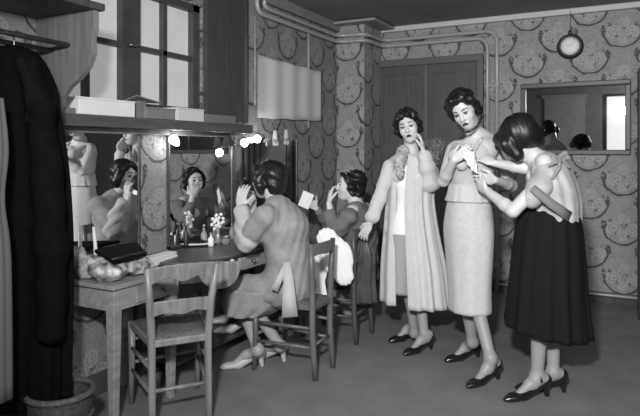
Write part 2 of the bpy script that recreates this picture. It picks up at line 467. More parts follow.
# shutter panel beside the window
s0, s1 = LW(203, 0)[0], LW(243, 0)[0]
sh = box('wooden_shutter', (.0, s0, wz0+.005), (.035, s1, 2.54), wood('shutter_wood', .06, .5, .2), bevel=.004)
tag(sh, 'plain brown wooden shutter panel folded against the wall right of the window', 'shutter')
box('edge_strip', (.0, s1-.03, wz0+.005), (.05, s1, 2.54), m_wood_dark, sh, bevel=.003)

# ledge over the wall mirrors
LX = .15
lz1 = LW(165, 119.5, LX)[1]; lz0 = LW(165, 129.5, LX)[1]; lzb = LW(165, 135, .05)[1]
ly0, ly1 = -.6, LW(253, 0, LX)[0]
lg = box('wall_ledge', (0, ly0, lz0), (LX, ly1, lz1), m_ledge, bevel=.004)
tag(lg, 'long dark wooden ledge running under the window above the wall mirrors', 'ledge')
box('lower_batten', (0, ly0, lzb), (.05, ly1, lz0), mat('batten', .24, .6, .3, 10), lg, bevel=.003)

# wall mirrors over the dressing tables
mz0, mz1 = .735, lzb
def wall_mirror(pa, pb, label, z1=mz1, ya_=None):
    a = LW(pa, 0, .02)[0] if ya_ is None else ya_; b = LW(pb, 0, .02)[0]
    g = box('wall_mirror', (.002, a, mz0), (.016, b, z1), m_mirror)
    tag(g, label, 'mirror', 'mirrors over the dressing tables')
    bm = bmesh.new(); w = .012
    abox(bm, (.001, a-w, mz0-w), (.022, a, z1)); abox(bm, (.001, b, mz0-w), (.022, b+w, z1)); abox(bm, (.001, a-w, mz0-w), (.022, b+w, mz0))
    finish(bm, 'frame', m_wood_dark, g)
    return g
wall_mirror(58, 139, 'left wall mirror above the patterned bundle, reflecting pale dress and bobbed hair', ya_=-.12)
wall_mirror(170, 232, 'middle wall mirror behind the dark dish, reflecting a seated woman facing us')
wall_mirror(236, 297, 'right wall mirror under the hanging gloves, behind the seated woman with raised hands')
# far wall : cupboard doors
dx0, dx1 = RW(372, 0)[0], RW(484, 0)[0]; dz = RW(401, 62)[1]
bm = bmesh.new()
abox(bm, (dx0, FARY-.05, 0), (dx0+.05, FARY, dz)); abox(bm, (dx1-.06, FARY-.05, 0), (dx1, FARY, dz)); abox(bm, (dx0, FARY-.055, dz-.05), (dx1, FARY, dz+.02))
d1 = struct(finish(bm, 'door_1', m_doortrim, bevel=.006))
dm = RW(427, 0)[0]
def leaf(name, a, b):
    bm = bmesh.new(); abox(bm, (a, FARY-.03, .02), (b, FARY-.001, dz-.05))
    w = .075
    zs = [(.14, .85), (.95, dz-.14)]
    for z0, z1 in zs:
        for lo, hi in (((a+w-.012, z0-.012), (b-w+.012, z0+.004)), ((a+w-.012, z1-.004), (b-w+.012, z1+.012)), ((a+w-.012, z0), (a+w+.004, z1)), ((b-w-.004, z0), (b-w+.012, z1))):
            abox(bm, (lo[0], FARY-.042, lo[1]), (hi[0], FARY-.02, hi[1]))
    return finish(bm, name, m_door, d1, bevel=.003)
leaf('door_leaf', dx0+.055, dm-.004); leaf('door_leaf', dm+.004, dx1-.065)
bm = bmesh.new(); abox(bm, (dm-.02, FARY-.05, .02), (dm+.02, FARY-.03, dz-.05)); finish(bm, 'door_stile', m_doortrim, d1, bevel=.006)
# cornice
cz = RW(384, 33.5)[1]
cx0 = RW(382, 0)[0]
struct(box('trim_2', (cx0, FARY-.05, cz), (XR, FARY, ZC), m_white_trim, bevel=.008))
struct(box('trim_3', (0, LW(266, 0)[0]-.2, 2.53), (.04, PILY, ZC), m_grey_trim, bevel=.01))
cap = struct(box('trim_4', (0, PILY-.14, ZC-.035), (PIL+.17, FARY, ZC-.012), mat('cap_board', .3, .5)))
# baseboard and floor pipe
struct(box('baseboard_far', (dx1, FARY-.02, 0), (XR, FARY, .1), m_wood_dark, bevel=.004))
struct(box('baseboard_left', (0, -.4, 0), (.02, PILY, .12), m_wood_dark))
pr = RW(497, 0, FARY-.03)[0]
lp = tubeo('floor_pipe', [(pr+.02, FARY-.05, .085), (2.15, FARY-.05, .085), (XR-.05, FARY-.05, .085)], .013, m_pipe, seg=10)
tag(lp, 'thin grey pipe running low along the skirting of the papered wall', 'pipe')
latheo('pipe_joint', (2.72, FARY-.05, .085), [(.02, -.03), (.026, -.02), (.026, .02), (.02, .03)], m_pipe, lp, 12, (1, 0, 0))
# heating pipes
def pipe_run(pxa, z, pxb, off, label):
    ya_ = LW(pxa, 0, off)[0]; xb = RW(pxb, 0, FARY-off)[0]
    pts = arcpts([(off, ya_, ZC-.001), (off, ya_, z), (off, PILY-off, z), (PIL+off, PILY-off, z), (PIL+off, FARY-off, z), (xb, FARY-off, z), (xb, FARY-off, .0)], .12, 8)
    o = tubeo('heating_pipe', pts, .019, m_pipe, seg=12); tag(o, label, 'pipe', 'double pipe run round the walls')
    for (x, z_) in ((xb, 1.95), (xb, .8), (xb, .25)):
        box('pipe_clip', (x-.024, FARY-off-.022, z_), (x+.024, FARY-.0005, z_+.02), m_pipe, o)
    return o
pipe_run(264, 2.485, 497, .028, 'upper and outer of the two pale pipes along the wall tops')
pipe_run(257, 2.425, 487.5, .030, 'lower and inner of the two pale pipes along the wall tops')
wr = tubeo('wall_conduit', [(.01, LW(255, 0, .01)[0], 2.4), (.01, LW(255, 0, .01)[0], 1.7)], .006, m_pipe); tag(wr, 'thin pale conduit dropping down the wall beside the shutter', 'conduit')
yq = LW(309, 0, .02)[0]
wr = tubeo('wall_conduit', [(.015, yq, 2.44), (.015, yq, 1.55)], .012, m_pipe); tag(wr, 'pale vertical conduit dropping from the pipes behind the pinned sheet', 'conduit')
# pinned sheet
def sheet():
    y0, z1a = LW(257, 55, .03); y1, z1b = LW(321, 72, .03); z0 = LW(257, 118, .03)[1]; z0b = LW(321, 121, .03)[1]
    V = []; Fc = []; N = 60; R = 8
    for s in (0, 1):
        for j in range(R+1):
            for i in range(N+1):
                u = i/N; v = j/R; x = .026+.005*math.cos(u*6.28*4)+ (.004 if s else 0)
                V.append((x, y0+(y1-y0)*u, (z0+(z0b-z0)*u)*(1-v)+(z1a+(z1b-z1a)*u)*v+.004*math.sin(u*20)))
    o = (N+1)*(R+1)
    for j in range(R):
        for i in range(N):
            a = j*(N+1)+i; Fc.append((a, a+N+1, a+N+2, a+1)); Fc.append((a+o, a+1+o, a+N+2+o, a+N+1+o))
    for i in range(N):
        for j in (0, R): a = j*(N+1)+i; Fc.append((a, a+1, a+1+o, a+o))
    for j in range(R):
        for i in (0, N): a = j*(N+1)+i; Fc.append((a, a+N+1, a+N+1+o, a+o))
    o_ = mesh_obj('pinned_sheet', [(V, Fc)], mat('sheet_paper', .62, .8)); return o_
tag(sheet(), 'pale creased sheet pinned to the wallpaper below the pipes', 'sheet')
# near wall, seen in the framed mirror
def MB(px, py, yb=YB):
    X = (px-320)/F; dx = AC*X-AS; dy = AC+AS*X; t = (FARY-CS)/dy+(FARY-yb)/dy
    return CU+t*dx, CH+t*(HZ-py)/F
x0, z1 = MB(607, 97); x1, z0 = MB(628, 150)
w2 = struct(box('window_2', (x0-.05, YB, z0-.05), (x1+.3, YB+.03, z1+.05), m_sash))
box('pane', (x0, YB+.03, z0), (x1+.25, YB+.034, z1), mat('bright_pane', .7, .4, emit=.75), w2)
x0, z1 = MB(545, 99); x1, _ = MB(585, 150)
d2 = struct(box('door_2', (x0, YB, 0), (x1, YB+.04, z1), mat('pale_door', .6, .5, .1)))
box('lintel', (x0-.05, YB, z1), (x1+.05, YB+.06, z1+.07), m_white_trim, d2)
# framed mirror on the far wall
x0, z1 = RW(521, 84.5); x1, z0 = RW(631, 155)
fm = box('framed_mirror', (x0+.03, FARY-.012, z0+.03), (x1-.03, FARY-.004, z1-.03), m_mirror)
tag(fm, 'wide framed mirror hanging on the patterned wallpaper below the clock', 'mirror')
bm = bmesh.new(); w = .045
for lo, hi in (((x0, z0), (x1, z0+w)), ((x0, z1-w), (x1, z1)), ((x0, z0+w), (x0+w, z1-w)), ((x1-w, z0+w), (x1, z1-w))):
    abox(bm, (lo[0], FARY-.035, lo[1]), (hi[0], FARY-.001, hi[1]))
finish(bm, 'frame', mat('mirror_frame_wood', .09, .4), fm, bevel=.008)
# wall clock
cx, czz = RW(570.5, 47)
ck = latheo('wall_clock', (cx, FARY, czz), [(.10, .002), (.112, .01), (.112, .04), (.098, .062), (.08, .066), (.078, .05)], m_dark_metal, None, 40, (0, -1, 0))
tag(ck, 'small round wall clock with dark case and pale face above the framed mirror', 'clock')
latheo('clock_face', (cx, FARY, czz), [(.079, .048), (.079, .056), (.05, .058)], mat('clock_face', .75, .4), ck, 40, (0, -1, 0))
for i in range(12):
    bm = bmesh.new(); a = i*math.pi/6; ax = Vector((math.sin(a), 0, math.cos(a))); obox(bm, Vector((cx, FARY-.0595, czz))+ax*.065, ax, Vector((0, 1, 0)), ax.cross(Vector((0, 1, 0))), .014, .003, .004)
    finish(bm, 'hour_mark', MATS.get('clock_ink') or mat('clock_ink', .3), ck)
for a, l, w in ((5.1, .036, .0035), (.9, .052, .0025)):
    bm = bmesh.new(); ax = Vector((math.sin(a), 0, math.cos(a))); obox(bm, Vector((cx, FARY-.061, czz))+ax*l/2, ax, Vector((0, 1, 0)), ax.cross(Vector((0, 1, 0))), l, .002, w); finish(bm, 'clock_hand', MATS['clock_ink'], ck)
tubeo('hanging_wire', [(cx, FARY-.02, czz+.11), (cx, FARY-.012, 2.5), (cx+.005, FARY-.06, ZC-.03)], .003, m_dark_metal, ck, 6)
bm = bmesh.new(); lathe(bm, (cx, FARY-.025, czz+.128), [(.012, -.006), (.02, 0), (.012, .006)], 12, (0, -1, 0)); finish(bm, 'hanger_loop', m_dark_metal, ck, smooth=True)
# dark post at the right edge
px_ = RW(636, 0)[0]
wb = empty('tall_cupboard', (3.7, 3.4, 0)); tag(wb, 'dark wooden cupboard at the right edge of the papered wall', 'cupboard')
m_cup = wood('cupboard_wood', .025, .5, .3)
box('carcass', (px_+.01, FARY-.45, 0), (4.6, FARY-.002, 2.0), m_cup, wb, bevel=.01)
for a, b_ in ((px_+.04, 3.66), (3.68, 4.57)):
    q_ = box('door', (a, FARY-.47, .08), (b_, FARY-.45, 1.95), m_cup, wb, bevel=.006)

# ------------------------------------------------------------------ left foreground: bracket shelf, rods, coats, basket
by = LW(41, 0)[0]; bz = 2.0
sh = box('bracket_shelf', (0, by-1.6, bz), (.43, by+.02, bz+.035), wood('shelf_wood', .06, .5, .3), bevel=.006)
tag(sh, 'thick wooden shelf at top left carried on a curved side bracket', 'shelf')
prof = [(0, 0), (.41, 0), (.41, -.09), (.395, -.13), (.40, -.20), (.37, -.26), (.31, -.31), (.24, -.35), (.19, -.40), (.165, -.46), (.15, -.55), (.0, -.58)]
bm = bmesh.new(); prism(bm, [Vector((x, by, bz+z)) for x, z in prof], (0, -.03, 0))
finish(bm, 'side_bracket', wood('bracket_wood', .17, .5, .3), sh, bevel=.003)
rodz = CH+(HZ-43)/F*2.75
r = tubeo('clothes_rod', [(.24, by-.033, rodz), (.24, by-1.5, rodz+.02)], .012, m_wood_dark, seg=10); tag(r, 'dark clothes rod under the shelf, nearer of two', 'rod', 'clothes rods under the shelf')
r = tubeo('clothes_rod', [(.12, by-.033, rodz-.015), (.12, by-1.5, rodz-.01)], .012, m_wood_dark, seg=10); tag(r, 'dark clothes rod under the shelf, closer to the wall', 'rod', 'clothes rods under the shelf')
# dark overcoat on a hanger
ct = P(14, 46, 2.62)
sx, fx = np.array(D(.93, .36)), np.array(D(.36, -.93))
def cc(px, py, Y=2.62): return np.array(P(px, py, Y))
rings = [(cc(13, 46), sx, fx, .03, .03), (cc(14, 54), sx, fx, .10, .06), (cc(15, 80), sx, fx, .155, .09), (cc(16, 110), sx, fx, .175, .10), (cc(20, 180), sx, fx, .195, .10), (cc(22, 260), sx, fx, .20, .10), (cc(20, 345), sx, fx, .20, .10), (cc(19, 404), sx, fx, .20, .10)]
co = mesh_obj('hanging_overcoat', [loft(rings, 120, 9, (.004, .022), seedn=3)], m_black_cloth)
tag(co, 'long black overcoat hanging from the rod at the left edge', 'coat')
sl = Blob(.008); sl.chain([cc(30, 64, 2.54), cc(40, 110, 2.52), cc(47, 175, 2.53), cc(51, 245, 2.54), cc(51, 330, 2.56)], [.045, .055, .062, .066, .06], .03)
blob_obj('sleeve', sl, m_black_cloth, co, lambda X, Y, Z: .004*np.sin(Z*30+X*20))
lp_ = Blob(.007); lp_.chain([cc(20, 60, 2.49), cc(36, 100, 2.48), cc(28, 120, 2.48)], [.02, .03, .012], .02, flat=(fx, .4)); blob_obj('lapel', lp_, mat('coat_lapel', .008, .95, spec=.03), co)
hk = Vector(P(14, 42, 2.62)); rodp = Vector((.24, hk.y, rodz))
tubeo('hanger_hook', arcpts([hk+Vector((0, 0, -.03)), hk, hk+Vector((0, 0, .035)), hk+Vector((.02, 0, .05)), hk+Vector((.035, 0, .035))], .02, 4), .004, m_metal, co, 6)
# pale garment at the very edge
rings = [(cc(-8, 98, 2.3), sx, fx, .04, .03), (cc(-7, 150, 2.3), sx, fx, .055, .04), (cc(-8, 200, 2.3), sx, fx, .045, .04), (cc(-6, 260, 2.3), sx, fx, .06, .05), (cc(-6, 400, 2.3), sx, fx, .065, .05)]
tag(mesh_obj('pale_garment', [loft(rings, 60, 6, (.004, .008), seedn=5)], mat('pale_gown', .14, .8)), 'pale garment hanging at the extreme left edge of the view', 'garment')
# waste basket
bc = G(60, 390, .28)
bk = latheo('waste_basket', (bc.x, bc.y, 0), [(.10, 0), (.105, .01), (.128, .15), (.14, .27), (.133, .27), (.12, .14), (.095, .02), (.01, .02)], m_wicker, None, 32)
tag(bk, 'round wicker waste basket standing under the black coat', 'basket')
def ring(name, c, R_, r_, m, par, seg=36):
    bm = bmesh.new(); N = 8; vs2 = []
    for i in range(seg):
        a = 2*math.pi*i/seg; vs2.append([bm.verts.new((c[0]+(R_+r_*math.cos(b*2*math.pi/N))*math.cos(a), c[1]+(R_+r_*math.cos(b*2*math.pi/N))*math.sin(a), c[2]+r_*math.sin(b*2*math.pi/N))) for b in range(N)])
    for i in range(seg):
        for b in range(N): bm.faces.new((vs2[i][b], vs2[(i+1) % seg][b], vs2[(i+1) % seg][(b+1) % N], vs2[i][(b+1) % N]))
    return finish(bm, name, m, par, smooth=True)
ring('rim', (bc.x, bc.y, .275), .138, .014, mat('wicker_rim', .10, .6, .4, 60, bump=.5), bk)
ring('band', (bc.x, bc.y, .17), .134, .009, MATS['wicker_rim'], bk)

# ------------------------------------------------------------------ boxes on the ledge
def lbox(name, pa, pb, pt, x0, x1, m, label, cat='box', lid=True, hz=None):
    a = LW(pa, 0, x1)[0]; b = LW(pb, 0, x1)[0]; z1 = LW((pa+pb)/2, pt, x1)[1] if hz is None else lz1+hz
    o = box(name, (x0, a, lz1+.001), (x1, b, z1), m, bevel=.003); tag(o, label, cat, 'boxes on the ledge')
    if lid: box('lid', (x0-.003, a-.003, z1), (x1+.003, b+.003, z1+.01), m, o, bevel=.002)
    return o
lbox('cardboard_box', 79, 135, 103.5, .02, .145, m_box_white, 'long bright white cardboard box at the left of the ledge', hz=.08)
lbox('cardboard_box', 58.5, 76, 113, .02, .13, mat('pale_card', .16, .7), 'flat pale box at the left end of the ledge', lid=False, hz=.03)
lbox('cardboard_box', 146, 175, 109.5, .03, .14, m_box_grey, 'dark grey box on the ledge under the lifted sheet')
lbox('cardboard_box', 177.5, 204, 110, .02, .145, mat('white_card2', .6, .7), 'short white cardboard box right of the dark grey box')
lbox('cardboard_box', 206, 236, 115, .02, .13, mat('grey_card2', .17, .7), 'flat grey box at the right end of the ledge', lid=False)
a0, za = LW(134, 93, .12); a1, zb_ = LW(162, 97, .12)
bm = bmesh.new(); yA = LW(137, 0, .13)[0]; yB = LW(148, 0, .13)[0]; yC = LW(163, 0, .13)[0]
abox(bm, (.03, yA+.02, lz1+.001), (.125, yB-.008, lz1+.10))
o = finish(bm, 'open_carton', mat('carton', .16, .7), bevel=.002); tag(o, 'grey open carton with a raised flap between the white and dark boxes', 'carton', 'boxes on the ledge')
bm = bmesh.new(); p = [Vector((.03, yA, lz1+.10)), Vector((.13, yA, lz1+.125)), Vector((.13, yC-.01, lz1+.095)), Vector((.03, yC-.04, lz1+.10))]
prism(bm, p, (0, 0, .006)); finish(bm, 'flap', mat('carton_flap', .2, .7), o)

# ------------------------------------------------------------------ bulbs on the wall
def bulb(px, py, x, ang, label):
    y, z = LW(px, py, x); c = Vector((x, y, z)); ax = Vector((.3, math.sin(ang), -abs(math.cos(ang))+.2)).normalized()
    o = latheo('mirror_bulb', c, [(.008, -.045), (.02, -.03), (.031, -.005), (.03, .015), (.018, .032), (.004, .038)], m_bulb, None, 20, -ax)
    tag(o, label, 'light bulb', 'bulbs over the mirrors')
    latheo('socket', c-ax*.0, [(.012, .035), (.017, .04), (.017, .07), (.01, .078)], m_dark_metal, o, 14, -ax)
    top = c-ax*.07
    tubeo('cord', [top, Vector((top.x*.6, top.y, top.z+.02)), Vector((.06, top.y, lz0-.01))], .004, m_dark_metal, o, 6)
    l = bpy.data.lights.new('bulb_light', 'POINT'); l.energy = 1.6; l.shadow_soft_size = .03
    lo = bpy.data.objects.new('bulb_light', l); COL.objects.link(lo); lo.location = c+Vector((.06, 0, -.03))
    return o
bulb(174, 140, .05, .5, 'bare lit bulb at the left, under the ledge beside the papered strip')
bulb(257, 139, .045, -1.0, 'bare lit bulb at the right, near the hanging gloves')
y, z = LW(229, 146, .06); c = Vector((.06, y, z))
ax = Vector((.1, .25, -1)).normalized()
lm = latheo('lamp_shade', c, [(.012, -.10), (.02, -.09), (.045, .0), (.047, .0), (.042, -.005), (.015, -.085)], m_metal, None, 24, ax)
tag(lm, 'small dark conical lamp shade clipped under the ledge between the bulbs', 'lamp')
latheo('bulb', c, [(.008, -.07), (.018, -.05), (.022, -.03), (.016, -.012), (.003, -.005)], m_bulb, lm, 16, ax)
tubeo('arm', [c-ax*.1, c-ax*.12+Vector((-.03, 0, .01)), Vector((.05, c.y-.06, lz0-.02))], .006, m_dark_metal, lm, 8)
l = bpy.data.lights.new('bulb_light', 'POINT'); l.energy = 1.2; l.shadow_soft_size = .03; lo = bpy.data.objects.new('bulb_light', l); COL.objects.link(lo); lo.location = c+ax*.05
# hanging gloves / powder puffs
for i, (px, py) in enumerate(((275, 138), (286, 137))):
    y, z = LW(px, py, .05); b = Blob(.004)
    c = np.array((.05, y, z)); b.cap(c+(0, 0, .05), c, .016, .024, .01)
    for k in range(4): b.cap(c+(0, (k-1.5)*.011, -.01), c+(.004*k, (k-1.5)*.018, -.065+.006*abs(k-1.5)), .0075, .006, .004)
    b.cap(c+(0, -.015, 0), c+(.01, -.042, -.03), .008, .006, .005)
    o = blob_obj('hanging_glove', b, mat('glove_cotton%d' % i, .42, .8)); tag(o, 'pale glove hanging by the mirror top, %s of the pair' % ('left' if i == 0 else 'right'), 'glove', 'gloves hung at the mirror')
    tubeo('string', [c+(0, 0, .06), c+(-.03, 0, .13)], .003, m_dark_metal, o, 6)

# ------------------------------------------------------------------ dressing tables
def knob(par, c, ax, m=m_metal, r=.013): return latheo('knob', c, [(.006, 0), (.006, .012), (r, .018), (r, .026), (.004, .031)], m, par, 16, ax)
TZ = .70; TX = .42; TY0 = -.06; TY1 = .40
tb = empty('dressing_table', ((TX)/2, (TY0+TY1)/2, 0)); tag(tb, 'plain wooden dressing table at left carrying the patterned bundle', 'table')
box('table_top', (0.0, TY0-.02, TZ-.022), (TX+.015, TY1, TZ), m_wood_table, tb, bevel=.005)
bm = bmesh.new(); ah = .105
abox(bm, (.02, TY0, TZ-.022-ah), (TX-.02, TY0+.02, TZ-.022)); abox(bm, (TX-.02, TY0+.02, TZ-.022-ah), (TX, TY1, TZ-.022)); abox(bm, (.02, TY1-.02, TZ-.022-ah), (TX-.02, TY1, TZ-.022))
finish(bm, 'apron', m_wood_table, tb)
for (x, y) in ((TX-.06, TY0), (.005, TY0), (TX-.06, TY1-.06), (.005, TY1-.06)):
    bm = bmesh.new(); r = abox(bm, (x, y, 0), (x+.058, y+.058, TZ-.022))
    for v in r:
        if v.co.z < .1: v.co.x = x+.029+(v.co.x-x-.029)*.6; v.co.y = y+.029+(v.co.y-y-.029)*.6
    finish(bm, 'leg', m_wood_table, tb, bevel=.004)
dr = box('drawer', (TX-.002, .08, TZ-.115), (TX+.012, .36, TZ-.035), m_wood_table, tb, bevel=.004)
knob(dr, (TX+.012, .26, TZ-.078), (1, 0, 0))
# second table: bow-fronted
T2Z = .715
poly = [(.003, .425), (.30, .425), (.37, .47), (.43, .56), (.475, .68), (.49, .80), (.48, 1.0), (.46, 1.3), (.46, 1.75), (.003, 1.75)]
t2 = empty('vanity_table', (.22, 1.05, 0)); tag(t2, 'dark bow-fronted vanity table carrying bottles and the dark round dish', 'table')
bm = bmesh.new(); prism(bm, [Vector((x, y, T2Z-.02)) for x, y in poly], (0, 0, .02)); finish(bm, 'table_top', wood('vanity_wood', .06, .3, .3), t2, bevel=.006)
pin = [(max(x-.03, 0.01), y+(.02 if y < .5 else 0)) for x, y in poly]
bm = bmesh.new(); prism(bm, [Vector((x, y, T2Z-.13)) for x, y in pin], (0, 0, .11)); finish(bm, 'apron', MATS['vanity_wood'], t2, bevel=.004)
for (x, y) in ((.01, .46), (.25, .48), (.40, 1.66), (.01, 1.66)):
    tubeo('leg', [(x+.025, y+.025, T2Z-.13), (x+.025, y+.025, .35), (x+.025, y+.025, 0)], [.028, .022, .016], MATS['vanity_wood'], t2, 12)
bm = bmesh.new(); abox(bm, (.03, .48, .12), (.33, 1.70, .14)); finish(bm, 'foot_board', MATS['vanity_wood'], t2, bevel=.004)
dr2 = box('drawer_front', (.44, .9, T2Z-.115), (.475, 1.25, T2Z-.035), m_wood_table, t2, bevel=.004); knob(dr2, (.475, 1.02, T2Z-.07), (1, 0, 0))
kk = P(230, 261, 3.46); knob(t2, kk, (1, -.3, 0), mat('pale_knob', .6, .3), .014)
# rounded bracket panel hanging below the bow front
c = P(219, 262, 3.36); bm = bmesh.new(); sx3 = D(1, 0.1); poly3 = []
for i in range(15):
    a = math.pi*i/14; poly3.append(c + sx3*(.12*math.cos(a)) - Vector((0, 0, .155*math.sin(a)**.7)))
prism(bm, poly3, D(-.02, .2)*.12); finish(bm, 'rounded_panel', m_wood_mid, t2, bevel=.004)

# ------------------------------------------------------------------ things on the tables
# patterned bundle
b = Blob(.006)
def tp(px, py, z): return np.array(G(px, py, z))
for x_, y_, rx, ry, rz in ((.13, .0, .11, .06, .055), (.31, -.01, .10, .06, .05), (.22, .08, .17, .12, .05), (.13, .2, .11, .10, .045), (.30, .18, .11, .10, .045), (.06, .03, .05, .06, .075), (.16, -.03, .06, .03, .065)):
    b.ell((x_, y_, TZ+.002+rz*.95), (rx, ry, rz), k=.025)
bn = blob_obj('patterned_bundle', b, m_clutter, None, lambda X, Y, Z: .006*np.sin(X*55+Z*40)*np.sin(Y*48+1)+.004*np.sin(X*90+Y*80))
tag(bn, 'crumpled patterned pale cloth bundle lying on the left table', 'cloth')
# black bag on top of it
z_ = TZ+.10; q = [G(93, 252, z_), G(137, 245, z_), G(147, 256, z_), G(112, 264, z_)]
bm = bmesh.new(); prism(bm, q, (0, 0, .02)); o = finish(bm, 'black_handbag', mat('black_suede', .006, .95, spec=.1), bevel=.006, segs=3); tag(o, 'flat black handbag lying on the patterned bundle', 'bag')
bm = bmesh.new(); tube(bm, [q[3]+Vector((0, 0, .022)), (q[3]+q[2])/2+Vector((0, 0, .024)), q[2]+Vector((0, 0, .022))], .005, 8); finish(bm, 'clasp_bar', m_dark_metal, o, smooth=True)
# white flat boxes
def flatbox(name, px0, py0, px1, py1, z, w, h, m, label):
    A = G(px0, py0, z); B = G(px1, py1, z); d = (B-A); n = Vector((-d.y, d.x, 0)).normalized()*w
    if n.x > 0: n = -n
    bm = bmesh.new(); prism(bm, [A, B, B+n, A+n], (0, 0, h)); o = finish(bm, name, m, bevel=.002); return tag(o, label, 'box', 'flat boxes on the left table')
flatbox('flat_box', 150, 268, 178, 258.5, TZ+.001, .10, .022, m_box_white, 'lower of the two flat white boxes at the end of the left table')
flatbox('flat_box', 148, 262, 177, 254, TZ+.024, .07, .016, mat('white_card3', .6, .7), 'upper of the two flat white boxes at the end of the left table')
flatbox('flat_box', 142, 256, 170, 249.5, TZ+.001, .05, .03, mat('grey_card3', .16, .7), 'grey flat box against the mirror behind the white ones')
bx0 = np.array((.075, LW(96, 0, .075)[0], TZ+.04))
o = tubeo('white_brush', [bx0, bx0+np.array((0, -.004, .09)), bx0+np.array((-.005, -.012, .20))], [.012, .010, .007], mat('ivory', .75, .4), seg=12)
tag(o, 'upright pale brush handle standing behind the patterned bundle', 'brush')
# dark round dish with pale rim
c = G(196, 241, T2Z+.02)
dsh = latheo('dark_dish', (c.x, c.y, T2Z), [(.08, .0), (.10, .004), (.135, .018), (.13, .024), (.10, .045), (.06, .06), (.01, .066)], mat('dark_lacquer', .01, .12, spec=.8), None, 40); tag(dsh, 'dark round hat-like dish with a pale rim on the vanity table', 'dish')
ring('pale_rim', (c.x, c.y, T2Z+.017), .137, .006, mat('rim_white', .6, .3), dsh, 48)
# bottles, pots and flowers before the mirror
def bottle(px, z0, h, r, m, label, x=.12, kind='scent_bottle', cat='bottle', grp='bottles and pots on the vanity table'):
    y = LW(px, 0, x)[0]
    if kind == 'powder_pot': pf = [(r, 0), (r*1.05, h*.3), (r, h*.75), (r*.3, h*.8)]
    else: pf = [(r*.9, 0), (r, h*.1), (r, h*.55), (r*.35, h*.7), (r*.32, h*.85)]
    o = latheo(kind, (x, y, z0), pf, m, None, 20); tag(o, label, cat, grp)
    if kind == 'powder_pot': latheo('lid', (x, y, z0+h*.75), [(r*1.1, 0), (r*1.1, h*.15), (r*.5, h*.25), (r*.1, h*.28)], m_metal, o, 20)
    else: latheo('stopper', (x, y, z0+h*.85), [(r*.3, 0), (r*.5, h*.06), (r*.45, h*.14), (r*.1, h*.16)], m_metal, o, 14)
    return o
bottle(204, T2Z, .14, .022, m_glass_item, 'tall glass bottle left of the white blossom', .1)
bottle(211, T2Z, .09, .02, m_box_white, 'small pale bottle just left of the white blossom', .16)
bottle(232, T2Z, .11, .02, m_glass_item, 'dark glass bottle right of the white blossom', .09)
bottle(226, T2Z, .06, .03, m_box_grey, 'low grey powder pot beside the white blossom', .2, 'powder_pot', 'pot')
bottle(186, T2Z, .16, .016, m_dark_metal, 'slim dark bottle behind the round dish', .05)
y = LW(218, 0, .14)[0]; b = Blob(.004); BZ = T2Z+.155
for i in range(16):
    a = i*2.399; r_ = .045*math.sqrt(i/16); b.ell((.14+r_*.5*math.sin(a*1.7), y+r_*math.cos(a)*1.2, BZ+r_*math.sin(a)*1.2), .012, k=.004)
b.cap((.14, y, BZ-.03), (.14, y, T2Z+.07), .006, k=.01)
fl = blob_obj('white_blossom', b, m_white_cloth); tag(fl, 'bunch of white blossom in a small vase among the bottles', 'flowers')
latheo('vase', (.14, y, T2Z), [(.018, 0), (.024, .02), (.018, .05), (.013, .065), (.012, .08), (.016, .11)], m_glass_item, fl, 16)
# plants and folded card by right mirror
y, z = LW(296, 180, .05)
